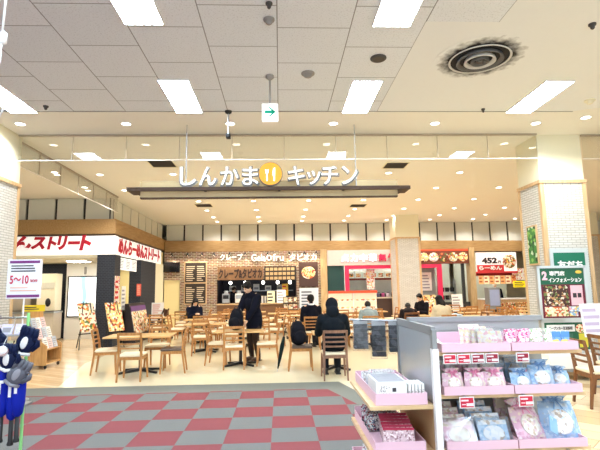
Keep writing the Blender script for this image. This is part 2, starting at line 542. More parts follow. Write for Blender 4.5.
# ------------------------------------------------------------------ ceiling lights
EM = M('lamp_diffuser', (214, 236, 255), 0.5, emit=PANEL_EMIT)
def ceiling_light(x, y, label):
    r = thing('ceiling_light', label, 'ceiling light', (x, y, HC))
    mb = MB(); a, b, t = 0.2, 0.58, 0.012
    mb.bx(-a-t, a+t, -b-t, -b, -0.015, 0); mb.bx(-a-t, a+t, b, b+t, -0.015, 0); mb.bx(-a-t, -a, -b, b, -0.015, 0); mb.bx(a, a+t, -b, b, -0.015, 0)
    mb.build('frame', WHITE, r)
    MB().bx(-a, a, -b, b, -0.009, -0.001).build('diffuser', EM, r)
    lv = MB()
    for k in range(3): lv.bx(-a+0.1*(k+1)-0.004, -a+0.1*(k+1)+0.004, -b, b, -0.014, -0.009)
    lv.build('louver', WHITE, r)
    return r
for x, n in ((-3.98, 'at the left edge of'), (-1.41, 'left of the exit sign in'), (1.24, 'right of the exit sign in'), (3.95, 'near the round diffuser in')):
    ceiling_light(x, 6.61, 'recessed fluorescent ceiling light %s the row by the smoke barrier' % n)
    ceiling_light(x, 4.1, 'long recessed fluorescent ceiling light %s the row nearest the camera' % n)
    ceiling_light(x, 1.4, 'long recessed fluorescent ceiling light %s the row overhead' % n)
    ceiling_light(x, -1.3, 'long recessed fluorescent ceiling light %s the row behind the camera' % n)

DOWN = M('downlight_lens', (255, 246, 226), 0.5, emit=9.0)
XS = [-4.32, -2.57, -0.82, 0.95, 2.73, 4.53, 6.38, 8.25, 10.07]
YS = [(7.7, [0,1,2,3,4,5]), (11.2, [0,1,4,5,7]), (13.0, [0,5,6]), (14.75, [1,2,3,4,5,6,7]), (16.5, [1,2,3,4,5,6,7]),
      (18.1, [1,2,3,4,5,6,7]), (19.3, [1,2,3,4,5,6,7,8])]
proto = None
def downlight(x, y, label):
    global proto
    if proto is None:
        r = thing('downlight', label, 'downlight', (x, y, HC), 0, 'recessed downlights')
        MB().lathe([(0.095,-0.012),(0.075,-0.012),(0.072,-0.004),(0.095,0.0)], n=20).build('trim_ring', WHITE, r, True)
        MB().cyl((0,0,-0.008), (0,0,-0.002), 0.072, n=20).build('lens', DOWN, r)
        proto = r
    else:
        r = dup(proto, (x, y, HC), 0, label)
    ld = bpy.data.lights.new('downlight_lamp', 'SPOT'); ld.energy = DOWN_W * 4; ld.color = (1.0, 0.97, 0.92)
    ld.spot_size = 2.5; ld.spot_blend = 0.6; ld.shadow_soft_size = 0.07
    lo = bpy.data.objects.new('downlight_lamp', ld); COL.objects.link(lo); lo.location = (x, y, HC-0.03)
    return r
for ri, (y, cols) in enumerate(YS):
    where = 'in front of the glass barrier' if ri == 0 else 'in the %s ceiling row beyond the glass barrier' % ordn(ri-1)
    for k, ci in enumerate(cols):
        downlight(XS[ci], y, 'small round recessed downlight, %s from left %s' % (ordn(k), where))
downlight(5.25, 7.42, 'small round recessed downlight above the large brick pillar')
downlight(-5.27, 10.95, 'small round recessed downlight left of the side glass barrier, nearer one')
downlight(-5.25, 12.6, 'small round recessed downlight left of the side glass barrier, farther one')

# ------------------------------------------------------------------ ceiling fittings
DARKGRILLE = M('dark_grille', (70, 62, 54), 0.6)
def vent(x, y, w, d, label):
    r = thing('ceiling_vent', label, 'vent', (x, y, HC))
    mb = MB(); t = 0.03
    mb.bx(-w/2-t, w/2+t, -d/2-t, -d/2, -0.012, 0); mb.bx(-w/2-t, w/2+t, d/2, d/2+t, -0.012, 0); mb.bx(-w/2-t, -w/2, -d/2, d/2, -0.012, 0); mb.bx(w/2, w/2+t, -d/2, d/2, -0.012, 0)
    mb.build('frame', CREAM, r)
    g = MB(); g.bx(-w/2, w/2, -d/2, d/2, -0.003, -0.001)
    k = 9
    for i in range(k): g.box((0, -d/2+d*(i+0.5)/k, -0.007), (w, 0.012, 0.008))
    g.build('grille', DARKGRILLE, r)
vent(-2.6, 10.25, 0.52, 0.56, 'dark square ceiling vent above the left end of the kitchen sign')
vent(-2.52, 15.5, 0.52, 0.56, 'dark square ceiling vent seen below the left end of the kitchen sign')
vent(2.73, 10.5, 0.5, 0.5, 'dark square ceiling vent above the right end of the kitchen sign')
vent(2.73, 15.8, 0.52, 0.56, 'dark square ceiling vent seen below the right end of the kitchen sign')

def diffuser_soot():
    m, nt, p = nodes_mat('sooty_ceiling_ring')
    tc = N(nt, 'ShaderNodeTexCoord')
    ln = N(nt, 'ShaderNodeVectorMath', operation='LENGTH'); nt.links.new(tc.outputs['Object'], ln.inputs[0])
    nz = N(nt, 'ShaderNodeTexNoise'); nz.inputs['Scale'].default_value = 9; nz.inputs['Detail'].default_value = 6
    nt.links.new(tc.outputs['Object'], nz.inputs['Vector'])
    ad = N(nt, 'ShaderNodeMath', operation='MULTIPLY_ADD'); ad.inputs[1].default_value = 0.28; 
    nt.links.new(nz.outputs['Fac'], ad.inputs[0]); nt.links.new(ln.outputs['Value'], ad.inputs[2])
    r = N(nt, 'ShaderNodeValToRGB')
    r.color_ramp.elements[0].position = 0.52; r.color_ramp.elements[0].color = rgba((40, 35, 32))
    r.color_ramp.elements[1].position = 0.67; r.color_ramp.elements[1].color = rgba((240, 244, 245))
    nt.links.new(ad.outputs[0], r.inputs[0]); nt.links.new(r.outputs[0], p.inputs['Base Color'])
    p.inputs['Roughness'].default_value = 0.8
    return m
r = thing('round_air_diffuser', 'large round grey ceiling air diffuser ringed by soot stains', 'air diffuser', (2.53, 5.4, HC))
MB().cyl((0,0,-0.004), (0,0,-0.001), 0.56, n=48).build('soot_stain', diffuser_soot(), r)
RING = M('diffuser_metal', (92, 92, 94), 0.45, 0.3)
DK = M('diffuser_dark', (26, 26, 30), 0.8)
RING_HI = M('diffuser_highlight', (214, 214, 212), 0.4)  # pale colour paints the white highlights onto some of the rings
mb = MB(); mb.cyl((0,0,-0.012), (0,0,-0.004), 0.36, n=40); mb.build('dark_throat', DK, r)
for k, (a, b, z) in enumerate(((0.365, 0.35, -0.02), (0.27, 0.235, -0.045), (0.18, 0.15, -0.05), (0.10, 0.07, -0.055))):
    MB().lathe([(a, -0.012), (a+0.012, z), (a-0.004, z-0.008), (b, -0.014)], n=40).build('ring', RING_HI if k in (0, 2) else RING, r, True)
MB().lathe([(0.045, -0.012), (0.04, -0.05), (0.0, -0.055)], n=20).build('centre_cone', RING, r, True)

def detector(name, x, y, rr, label, cat, mat, dark=False):
    r = thing(name, label, cat, (x, y, HC))
    MB().lathe([(rr, 0), (rr, -0.012), (rr*0.92, -0.02), (0.0, -0.02)], n=20).build('base', mat, r, True)
    if dark:
        MB().cyl((0,0,-0.024), (0,0,-0.02), rr*0.72, n=20).build('grille', DARKGRILLE, r)
    else:
        MB().lathe([(rr*0.62, -0.02), (rr*0.55, -0.05), (rr*0.3, -0.062), (0, -0.062)], n=20).build('sensor_dome', mat, r, True)
GREYPL = M('grey_plastic', (150, 146, 142), 0.5)
DGREY = M('dark_grey_plastic', (70, 68, 66), 0.5)
detector('smoke_detector', -0.085, 4.58, 0.06, 'grey smoke detector above the exit sign, on the near ceiling tile', 'smoke detector', GREYPL)
detector('smoke_detector', 0.4, 5.82, 0.09, 'larger grey smoke detector right of the exit sign pole', 'smoke detector', GREYPL)
detector('sprinkler_head', -0.078, 4.3, 0.035, 'tiny dark ceiling sprinkler at the top of the photo above the exit sign', 'sprinkler', DGREY)
detector('ceiling_speaker', 1.25, 5.4, 0.1, 'round dark ceiling speaker above the lamp right of the exit sign', 'speaker', DGREY, True)
detector('sprinkler_head', 3.45, 4.62, 0.04, 'small dark sprinkler on the plain ceiling right of the round diffuser', 'sprinkler', DGREY)
detector('sprinkler_head', 3.3, 7.05, 0.03, 'tiny dark sprinkler left of the lamp near the round diffuser', 'sprinkler', DGREY)
detector('sprinkler_head', -3.53, 6.94, 0.04, 'small dark sprinkler on the tiles at the far left', 'sprinkler', DGREY)
detector('smoke_detector', 4.83, 6.7, 0.08, 'cream flat smoke detector above the large brick pillar', 'smoke detector', CREAM)

# exit sign on a pole
r = thing('exit_sign', 'hanging white guide sign with a green arrow below the ceiling', 'sign', (-0.105, 5.9, 0))
MB().cyl((0,0,4.0), (0,0,HC-0.05), 0.012).build('pole', GREYPL, r)
MB().lathe([(0.055, HC), (0.055, HC-0.03), (0.02, HC-0.06), (0, HC-0.06)], n=16).build('ceiling_cup', GREYPL, r, True)
MB().bx(-0.105, 0.105, -0.03, 0.03, 3.77, 4.0).build('sign_box', M('sign_white_lit', (250, 252, 250), 0.4, emit=0.9), r, bevel=0.006)
GREEN = M('sign_green', (0, 150, 120), 0.5, emit=0.35)
mb = MB()
mb.bx(-0.07, 0.05, -0.036, -0.03, 3.865, 3.905)
mb.prism([(0.075, 3.885), (0.0, 3.95), (-0.028, 3.95), (0.03, 3.9), (0.03, 3.87), (-0.028, 3.82), (0.0, 3.82)], -0.036, -0.03, 'y')
mb.build('arrow', GREEN, r)

# camera pod on its drop pole
r = thing('hanging_camera_pole', 'black jointed drop pole with a small camera between exit sign and left lamp', 'security camera', (-0.79, 7.15, 0))
MB().lathe([(0.06, HC), (0.05, HC-0.03), (0.02, HC-0.05), (0, HC-0.05)], n=14).build('ceiling_cap', BLACK, r, True)
MB().cyl((0,0,HC-0.05), (0,0,4.02), 0.012).build('pole', STEEL, r)
MB().bx(-0.035, 0.035, -0.05, 0.05, 3.95, 4.02).build('camera_body', BLACK, r, bevel=0.01)
MB().cyl((0,-0.05,3.985), (0,-0.07,3.98), 0.022).build('lens', DGREY, r)

# white pull cord close to the camera
r = thing('ceiling_power_drop', 'white electric cord hanging from the ceiling at the left edge', 'cord', (-1.83, 3.0, 0))
MB().tube([(0.01,0,HC), (0.0,0,3.6), (-0.01,0,3.32)], 0.008).build('cord', WHITE, r, True)
MB().lathe([(0.0,3.23),(0.022,3.24),(0.022,3.31),(0.0,3.33)], n=14).build('plug', WHITE, r, True)
MB().tube([(-0.01,0,3.24), (-0.02,0,3.0), (0.03,0.01,2.8), (0.0,0.02,2.72), (-0.04,0.01,2.8), (-0.01,0,3.0)], 0.007).build('cord_loop', WHITE, r, True)

# ------------------------------------------------------------------ food court sign
SIGNBEAM = M('sign_beam_brown', (72, 54, 42), 0.6, spec=.2)
SIGNPANEL = M('sign_panel_cream', (176, 154, 112), 0.5)
LIT = M('lit_white_letters', (255, 255, 255), 0.4, emit=0.35)
EDGE = M('letter_edge_grey', (110, 108, 104), 0.5)
r = thing('food_court_sign', 'hanging food court name sign with white letters on a brown beam frame', 'sign', (-0.145, 7.8, 0))
mb = MB()
mb.bx(-2.4, 2.4, -0.06, 0.0, 3.245, 3.305); mb.bx(-2.3, 2.3, 0.3, 0.34, 3.24, 3.3)
mb.bx(-2.4, -2.2, 0.0, 0.34, 3.25, 3.3); mb.bx(2.2, 2.4, 0.0, 0.34, 3.25, 3.3)
for k in (-1.1, 0.15, 1.25):
    mb.bx(k-0.02, k+0.02, 0.0, 0.3, 3.24, 3.29)
mb.build('beam_frame', SIGNBEAM, r)
MB().bx(-2.2, 2.2, 0.05, 0.12, 3.15, 3.43).build('back_panel', SIGNPANEL, r)
MB().bx(-2.2, 2.2, 0.04, 0.13, 3.13, 3.15).build('panel_rail', SIGNBEAM, r)
mb = MB()
for k in (-1.42, 1.47):
    mb.cyl((k, -0.03, 3.27), (k, -0.03, HC), 0.01, n=8)
mb.build('suspension_rod', STEEL, r)
ks = [('し', -1.41, 0.20), ('ん', -0.98, 0.26), ('か', -0.57, 0.28), ('ま', -0.145+0.02, 0.25), ('キ', 0.735, 0.28), ('ッ', 1.045, 0.2), ('チ', 1.37, 0.26), ('ン', 1.7, 0.24)]
def wx(px): return (px - 280) / 466.0 * 7.75 + 0.145
for ch, pxc, w in (('し',188,.26),('ん',208,.27),('か',230,.29),('ま',251,.26),('キ',298,.27),('ッ',316,.22),('チ',332,.27),('ン',353,.26)):
    hh = 0.31 if ch != 'ッ' else 0.23
    x = wx(pxc) ; z = 3.49 if ch != 'ッ' else 3.45
    q = text(ch, LIT, r, (x, -0.055, z), w, hh, extrude=0.012, bold=0.0)
    text(ch, EDGE, r, (x+.008, -0.03, z-.01), w+0.055, hh+0.055, extrude=0.012, bold=0.03, name='letter_edge', label='grey edge behind a white letter')
ORANGE = M('logo_orange', (236, 160, 40), 0.4, emit=0.1)
xl = wx(271.5)
MB().cyl((xl,-0.012,3.53), (xl,0.01,3.53), 0.21, n=40).build('logo_rim', EDGE, r)
MB().cyl((xl,-0.04,3.53), (xl,-0.0,3.53), 0.195, n=40).build('logo_disc', ORANGE, r)
mb = MB()
mb.tube([(xl-0.06,-0.05,3.4), (xl-0.06,-0.05,3.53)], 0.012, 6)
mb.prism([(xl-0.09,3.6),(xl-0.085,3.54),(xl-0.06,3.52),(xl-0.035,3.54),(xl-0.03,3.6),(xl-0.045,3.6),(xl-0.047,3.56),(xl-0.056,3.56),(xl-0.056,3.6),(xl-0.064,3.6),(xl-0.064,3.56),(xl-0.073,3.56),(xl-0.075,3.6)], -0.056, -0.04, 'y')
mb.prism([(xl+0.05,3.4),(xl+0.075,3.4),(xl+0.08,3.64),(xl+0.05,3.62),(xl+0.035,3.56),(xl+0.04,3.49),(xl+0.055,3.47)], -0.056, -0.04, 'y')
mb.build('fork_and_knife', LIT, r)
# ------------------------------------------------------------------ noodle shop on the left
NAVYTILE = brick_mat('blue_black_tile', (34, 40, 52), (28, 34, 46), (56, 60, 70), 0.1, 0.05, 0.006, axes='sum', rough=0.7, bump=0.2)
LITSIGN = M('lit_sign_white', (252, 252, 252), 0.4, emit=0.35, var=0.01)
CRIMSON = M('brush_letter_crimson', (196, 24, 52), 0.5)
PRINTS = [patches_mat('food_print_a', (248, 236, 214), [(226, 120, 60), (150, 60, 40), (240, 190, 90), (90, 120, 60)], 17),
          patches_mat('food_print_b', (244, 214, 150), [(206, 70, 50), (240, 236, 226), (120, 60, 40), (230, 150, 60)], 19),
          patches_mat('food_print_c', (250, 246, 240), [(236, 180, 190), (200, 90, 70), (240, 220, 120)], 22),
          patches_mat('food_print_d', (120, 60, 40), [(236, 190, 110), (214, 110, 60), (246, 236, 216), (80, 110, 60)], 14)]
PAPER = M('printed_paper', (246, 244, 240), 0.5, var=0.03, scale=20)
def lines(mb, x0, x1, y, z0, z1, n, dx=0.0, seed=1, axis='y', mi=0):
    """rows of small blocks standing for lines of small print"""
    rnd = random.Random(seed)
    for k in range(n):
        z = z1 - (z1-z0)*(k+0.5)/n
        h = (z1-z0)/n*0.45
        e = x0 + (x1-x0)*rnd.uniform(0.55, 1.0)
        if axis == 'y': mb.bx(x0, e, y-0.003, y, z-h/2, z+h/2, mi)
        else: mb.bx(y, y+0.003, x0, e, z-h/2, z+h/2, mi)

r = thing('shop_sign', 'long white lit sign with red brush letters on the front of the noodle shop', 'sign', (-8.3, 14.05, 0))
MB().bx(-3.5, 3.42, -0.02, 0.25, 2.68, 3.24).build('sign_box', LITSIGN, r, bevel=0.01)
for ch, x, w, h in (('め', -0.05, .44, .42), ('ん', 0.7, .58, .44), ('ス', 1.18, .42, .38), ('ト', 1.58, .28, .38), ('リ', 1.88, .3, .42), ('ー', 2.22, .36, .1), ('ト', 2.55, .36, .46)):
    text(ch, CRIMSON, r, (x, -0.03, 3.04), w, h, extrude=0.008, bold=0.06, shear=0.2)
r = thing('shop_sign', 'white lit sign with crowded red brush letters on the side of the noodle shop', 'sign', (-4.9, 14.1, 0), PI/2)
MB().bx(0.0, 5.5, 0.02, 0.25, 2.68, 3.24).build('sign_box', LITSIGN, r, bevel=0.01)
text('めんらーめんストリート', CRIMSON, r, (2.75, 0.005, 2.98), 4.9, 0.48, extrude=0.008, bold=0.05, shear=0.1)

mb = MB(); mb.bx(-11.8, -5.2, 14.1, 20.0, 2.6, 2.68)
struct('ceiling_noodle_shop', mb, CREAM, 'low ceiling inside the noodle shop')
mb = MB(); mb.bx(-11.8, -7.4, 17.0, 17.2, 0, 2.6)
struct('wall_noodle_dark', mb, NAVYTILE, 'blue black tiled wall inside the noodle shop')
mb = MB(); mb.bx(-7.4, -6.15, 16.6, 16.8, 0, 2.6)
struct('wall_noodle_panel', mb, M('white_shop_panel', (240, 238, 230), 0.5, var=0.01), 'white panel wall holding the blue poster')
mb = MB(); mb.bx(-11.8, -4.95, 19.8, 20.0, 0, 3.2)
struct('wall_noodle_kitchen', mb, M('yellow_lit_wall', (238, 222, 160), 0.6, var=0.03), 'kitchen wall inside the noodle shop, yellow light painted into its colour')  # the yellow lighting of the interior is put into the wall colour
mb = MB(); mb.bx(-5.4, -4.88, 14.06, 14.55, 0, 2.68)
struct('wall_noodle_corner_column', mb, NAVYTILE, 'blue black tiled corner column of the noodle shop')
mb = MB(); mb.bx(-5.3, -4.9, 16.75, 18.7, 0, 2.68)
struct('wall_noodle_side_column', mb, NAVYTILE, 'blue black side wall piece of the noodle shop')
mb = MB(); mb.bx(-5.1, -4.9, 18.7, 20.0, 0, 2.68)
struct('wall_noodle_side_end', mb, CREAM, 'cream end wall of the noodle shop side')
def swirl_mat():
    m, nt, p = nodes_mat('blue_swirl_print')
    tc = N(nt, 'ShaderNodeTexCoord'); w = N(nt, 'ShaderNodeTexWave')
    w.inputs['Scale'].default_value = 0.5; w.inputs['Distortion'].default_value = 9; w.inputs['Detail'].default_value = 1
    nt.links.new(tc.outputs['Object'], w.inputs['Vector'])
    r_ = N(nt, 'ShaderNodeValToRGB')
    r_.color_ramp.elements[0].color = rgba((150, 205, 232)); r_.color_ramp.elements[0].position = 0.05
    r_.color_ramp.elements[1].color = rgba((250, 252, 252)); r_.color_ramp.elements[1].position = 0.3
    nt.links.new(w.outputs['Fac'], r_.inputs[0]); nt.links.new(r_.outputs[0], p.inputs['Base Color']); nt.links.new(r_.outputs[0], p.inputs['Emission Color']); p.inputs['Emission Strength'].default_value = 0.7  # the print glows because the poster is a backlit display
    return m
for x, y, n in ((-6.5, 15.4, 'before the blue poster'), (-8.5, 15.4, 'over the kitchen counter'), (-5.9, 17.6, 'behind the poster wall'), (-5.7, 18.9, 'deep behind the side window')):  # unseen lamps added to brighten the dark noodle shop interior
    r = thing('added_shop_lamp', 'flat square ceiling lamp added to brighten the noodle shop, ' + n, 'ceiling lamp', (x, y, 2.6), 0, 'added noodle shop lamps')
    MB().bx(-.3, .3, -.3, .3, -.03, 0).build('housing', WHITE, r)
    MB().bx(-.27, .27, -.27, .27, -.04, -.03).build('diffuser', M('added_lamp_diffuser', (255, 250, 240), .5, emit=22), r)
r = thing('backlit_poster', 'large backlit white and light blue swirl poster in a black frame at the noodle shop', 'poster', (-6.8, 16.58, 0))
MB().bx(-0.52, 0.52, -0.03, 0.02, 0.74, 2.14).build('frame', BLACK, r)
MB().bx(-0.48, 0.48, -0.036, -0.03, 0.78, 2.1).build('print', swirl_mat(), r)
# kitchen counter and appliances in the noodle shop
r = thing('kitchen_counter', 'grey and cream serving counter left of the blue poster', 'counter', (-8.9, 16.2, 0))
MB().bx(-1.5, 1.45, -0.3, 0.3, 0.06, 0.92).build('body', M('cream_counter', (206, 196, 180), 0.5), r)
MB().bx(-1.53, 1.48, -0.34, 0.32, 0.92, 0.97).build('worktop', STEEL, r, bevel=0.006)
MB().bx(-1.45, 1.4, -0.26, 0.28, 0, 0.06).build('plinth', BLACK, r)
r = thing('water_dispenser', 'tall cream box dispenser with a dark dial on the noodle shop counter', 'dispenser', (-7.75, 16.2, 0.97))
MB().bx(-0.3, 0.3, -0.24, 0.24, 0.02, 1.25).build('body', M('cream_appliance', (236, 226, 196), 0.4), r, bevel=0.02)
MB().bx(-0.27, 0.27, -0.255, -0.24, 0.75, 0.95).build('display_strip', M('cream_grey', (206, 200, 180), 0.4), r)
MB().ell((0.08,-0.25,0.3), (0.09,0.04,0.14)).build('dial', BLACK, r, True)
MB().bx(-0.26, 0.26, -0.22, 0.22, 0, 0.02).build('foot', BLACK, r)
r = thing('stock_cabinet', 'grey brown metal cabinet left of the cream dispenser', 'cabinet', (-8.6, 16.3, 0.97))
MB().bx(-0.3, 0.3, -0.2, 0.2, 0.0, 1.1).build('body', M('taupe_metal', (150, 138, 120), 0.5), r, bevel=0.01)
MB().bx(-0.27, 0.27, -0.215, -0.2, 0.06, 1.04).build('door', M('taupe_metal_b', (164, 150, 130), 0.5), r)
MB().cyl((0.22,-0.23,0.5), (0.22,-0.23,0.7), 0.012).build('handle', STEEL, r)
r = thing('wall_phone', 'small grey fitting on the white panel above the blue poster', 'wall fitting', (-6.75, 16.57, 2.3))
MB().bx(-0.03, 0.03, -0.04, 0.03, -0.1, 0.16).build('body', GREYPL, r, bevel=0.01)
MB().tube([(0,-0.03,-0.1), (0.01,-0.03,-0.14)], 0.008).build('cord', GREYPL, r)

# side window of the noodle shop: counter, menus and posters
r = thing('side_counter', 'dark serving counter under the side window of the noodle shop', 'counter', (-5.1, 15.65, 0))
MB().bx(-0.2, 0.16, -1.08, 1.08, 0, 0.95).build('body', M('dark_wood_counter', (58, 46, 42), 0.4), r)
MB().bx(-0.24, 0.2, -1.09, 1.09, 0.95, 1.0).build('worktop', M('dark_top', (84, 70, 60), 0.35), r)
for i in range(3):
    r = thing('hanging_menu_panel', '%s of three white menu panels above the noodle shop side window' % ['nearest', 'middle', 'farthest'][i], 'menu', (-4.97, 14.95+i*0.62, 2.26), PI/2, 'menu panels above the side window')
    MB().bx(-0.27, 0.27, 0, 0.03, 0, 0.38).build('panel', LITSIGN, r)
    mb = MB(); lines(mb, -0.22, 0.22, 0, 0.05, 0.34, 6, seed=i)
    mb.build('small_print', M('grey_print', (150, 160, 170), 0.6), r)
    MB().bx(-0.27, 0.27, 0.0, 0.02, 0.38, 0.415).build('hanger', BLACK, r)
def sheet(label, loc, rz, w, h, mat, cat='poster', lean=0.0, group=None, ink=None, name='paper_poster', seed=3, t=0.008, n=5):
    r = thing(name, label, cat, loc, rz, group)
    r.rotation_euler = (lean, 0, rz)
    MB().bx(-w/2, w/2, 0, t, 0, h).build('sheet', mat, r)
    if ink:
        mb = MB(); lines(mb, -w*0.42, w*0.42, -0.0005, h*0.08, h*0.9, n, seed=seed)
        mb.build('print', ink, r)
    return r
INK = M('dark_ink', (60, 54, 58), 0.6)
GREYINK = M('soft_grey_ink', (160, 158, 164), 0.6)
REDINK = M('red_ink', (200, 40, 44), 0.6)
sheet('small red poster hanging inside the side window of the noodle shop', (-4.89, 16.55, 1.42), PI/2, 0.5, 0.42, M('red_poster', (214, 72, 60), 0.5), ink=M('pale_red_ink', (244, 200, 180), .5))
sheet('pink and white tall poster on the side of the tiled corner column', (-4.87, 14.3, 1.1), PI/2, 0.42, 0.95, PRINTS[2], ink=REDINK)
sheet('white paper menu standing in the side window of the noodle shop', (-4.95, 15.15, 1.0), PI/2, 0.4, 0.75, PAPER, ink=GREYINK)
r = thing('poster_cabinet', 'low dark poster cabinet with a cream and purple menu before the side window', 'sign cabinet', (-4.62, 15.75, 0), PI/2)
MB().prism([(-0.16, 0), (0.2, 0), (0.2, 1.2), (0.08, 1.2)], -0.85, 0.85, 'x').build('cabinet_body', M('dark_cabinet', (44, 36, 38), 0.4), r, rot=(0,0,0))
q = MB().bx(-0.8, 0.8, -0.008, 0.0, 0.15, 0.85).build('menu_print', PRINTS[0], r, loc=(0, -0.15, 0.12), rot=(-0.196, 0, 0))
q = MB().bx(-0.8, 0.8, -0.008, 0.0, 0.85, 1.02).build('purple_header', M('purple_header', (112, 70, 130), 0.5), r, loc=(0, -0.15, 0.12), rot=(-0.196, 0, 0))

def easel(label, x, y, rz, mat, tilt=0.12):
    r = thing('easel_board', label, 'easel', (x, y, 0), rz)
    mb = MB().box((0, 0.0, 0), (0.5, 0.03, 0.82)); mb.build('board', mat, r, loc=(0, -0.02, 0.88), rot=(-tilt, 0, 0))
    for sx in (-1, 1):
        MB().tube([(sx*0.28, -0.12, 0), (sx*0.1, 0.05, 1.32)], 0.014, 6).build('leg', BLACK, r)
    MB().tube([(0, 0.45, 0), (0, 0.06, 1.3)], 0.014, 6).build('leg', BLACK, r)
    MB().bx(-0.25, 0.25, -0.1, -0.02, 0.41, 0.435).build('ledge', BLACK, r)
    return r
easel('black easel with a noodle menu board, left of the two before the corner column', -5.5, 13.75, 0.95, PRINTS[0], 0.3)
easel('black easel with an orange food menu board, right of the two before the corner column', -4.72, 13.7, 1.0, PRINTS[1], 0.3)
r = thing('menu_stand', 'white menu stand with two legs beside the dark folding high chair', 'menu stand', (-4.4, 17.2, 0), 0.15)
MB().box((0,0,0), (0.42, 0.03, 0.66)).build('board', PAPER, r, loc=(0,0,0.84), rot=(-0.1,0,0))
mb = MB(); lines(mb, -0.17, 0.17, -0.018, -0.28, 0.28, 8, seed=9); mb.build('print', M('pinkish_ink', (226, 170, 160), .6), r, loc=(0,0,0.84), rot=(-0.1,0,0))
for sx in (-1, 1):
    MB().tube([(sx*0.12, -0.1, 0), (sx*0.1, 0.05, 0.9)], 0.013, 6).build('leg', GREYMETAL, r)
    MB().tube([(sx*0.12, 0.3, 0), (sx*0.1, 0.06, 0.9)], 0.013, 6).build('leg', GREYMETAL, r)
r = thing('high_chair', 'dark brown wooden baby high chair near the cream door', 'high chair', (-4.05, 16.45, 0), -0.9)
HC_W = wood_mat('dark_brown_wood', (74, 50, 36), (98, 68, 48), 0.4, 'z')
for sx in (-1, 1):
    MB().tube([(sx*0.2, -0.28, 0), (sx*0.17, 0.16, 0.98)], 0.02, 6, sq=True).build('leg', HC_W, r)
    MB().tube([(sx*0.2, 0.3, 0), (sx*0.17, -0.1, 0.7)], 0.02, 6, sq=True).build('leg', HC_W, r)
MB().bx(-0.17, 0.17, -0.1, 0.16, 0.52, 0.545).build('seat', HC_W, r)
MB().bx(-0.17, 0.17, 0.13, 0.16, 0.72, 0.95).build('backrest', HC_W, r)
MB().bx(-0.19, 0.19, -0.25, -0.1, 0.69, 0.71).build('tray', HC_W, r)

# ------------------------------------------------------------------ back shops: shells
mb = MB()
mb.bx(-4.88, 1.74, 19.95, 20.15, 2.02, 3.2); mb.bx(-4.2, -2.66, 19.95, 20.15, 0, 2.02); mb.bx(0.7, 1.74, 19.95, 20.15, 0, 2.02); mb.bx(-4.88, -4.2, 19.97, 20.15, 2.25, 2.3)
struct('wall_brick', mb, REDBRICK, 'brown mixed brick front wall of the crepe shop')
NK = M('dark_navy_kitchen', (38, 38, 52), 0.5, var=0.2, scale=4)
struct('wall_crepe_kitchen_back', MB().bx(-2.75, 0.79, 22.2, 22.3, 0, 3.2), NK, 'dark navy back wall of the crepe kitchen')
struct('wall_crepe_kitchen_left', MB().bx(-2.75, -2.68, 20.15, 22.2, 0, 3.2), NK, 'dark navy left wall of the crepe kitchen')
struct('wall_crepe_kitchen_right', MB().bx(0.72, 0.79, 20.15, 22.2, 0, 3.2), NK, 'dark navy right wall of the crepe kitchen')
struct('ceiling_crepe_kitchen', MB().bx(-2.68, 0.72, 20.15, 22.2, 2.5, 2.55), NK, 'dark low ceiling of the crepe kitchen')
mb = MB(); mb.bx(-4.86, -4.22, 20.0, 20.06, 0, 2.25)
tag(mb.build('door_1', M('pale_yellow_door', (236, 220, 168), 0.5, var=0.02)), 'pale yellow staff door below the black screen', None, None, 'structure')
for nm, a, b in (('left', 1.74, 2.02), ('middle', 8.22, 8.46), ('right', 11.0, 11.3)):
    mb = MB(); mb.bx(a, b, 19.9, 20.3, 0, 3.24)
    struct('wall_pier_' + nm, mb, wood_mat('pale_pier_wood', (176, 146, 100), (200, 172, 128), .5, 'z', 3, 8) if 'pale_pier_wood' not in MATS else MATS['pale_pier_wood'], 'honey wood pier, %s one between the back shops' % nm)
mb = MB(); mb.bx(2.02, 8.22, 22.4, 22.5, 0, 3.3); mb.bx(8.46, 11.0, 22.4, 22.5, 0, 3.3); mb.bx(2.02, 11, 20.3, 22.4, 3.2, 3.26)
struct('wall_shop_kitchens', mb, M('grey_green_kitchen', (176, 184, 172), 0.5, var=0.1, scale=2), 'kitchen walls of the two back shops on the right')
mb = MB(); mb.bx(11.3, 15.8, 20.05, 20.25, 0, 3.24)
struct('wall_back_right', mb, CREAM, 'cream wall at the back right')

# crepe shop
r = thing('crepe_counter', 'dark wooden service counter of the crepe shop', 'counter', (-0.98, 20.05, 0))
MB().bx(-1.68, 1.68, -0.1, 0.5, 0, 0.95).build('body', M('brown_counter', (120, 84, 54), 0.5), r)
MB().bx(-1.68, 1.68, -0.16, 0.52, 0.95, 1.0).build('worktop', OAK, r)
for x, y, n in ((3.4, 21.2, 'left in the Chinese food kitchen'), (5.2, 21.2, 'middle in the Chinese food kitchen'), (7.2, 21.4, 'over the kitchen shelves'), (9.2, 21.2, 'left in the right back shop'), (10.4, 21.2, 'right in the right back shop')):  # made-up lamps that lift the dim kitchens of the back shops
    r = thing('added_shop_lamp', 'flat square ceiling lamp added for brightness, ' + n, 'ceiling lamp', (x, y, 3.2))
    MB().bx(-.3, .3, -.3, .3, -.03, 0).build('housing', WHITE, r)
    MB().bx(-.27, .27, -.27, .27, -.04, -.03).build('diffuser', M('added_back_lamp_diffuser', (255, 250, 240), .5, emit=24), r)
BOARD_BLACK = M('blackboard', (46, 36, 30), 0.6)
CHALK = M('chalk_lettering', (214, 196, 170), 0.7)
r = thing('wall_menu_board', 'dark framed two-part menu board on the brick wall left of the crepe counter', 'menu board', (-3.55, 19.93, 0))
MB().bx(-0.47, 0.47, -0.02, 0.02, 1.0, 2.78).build('frame', OAK, r)
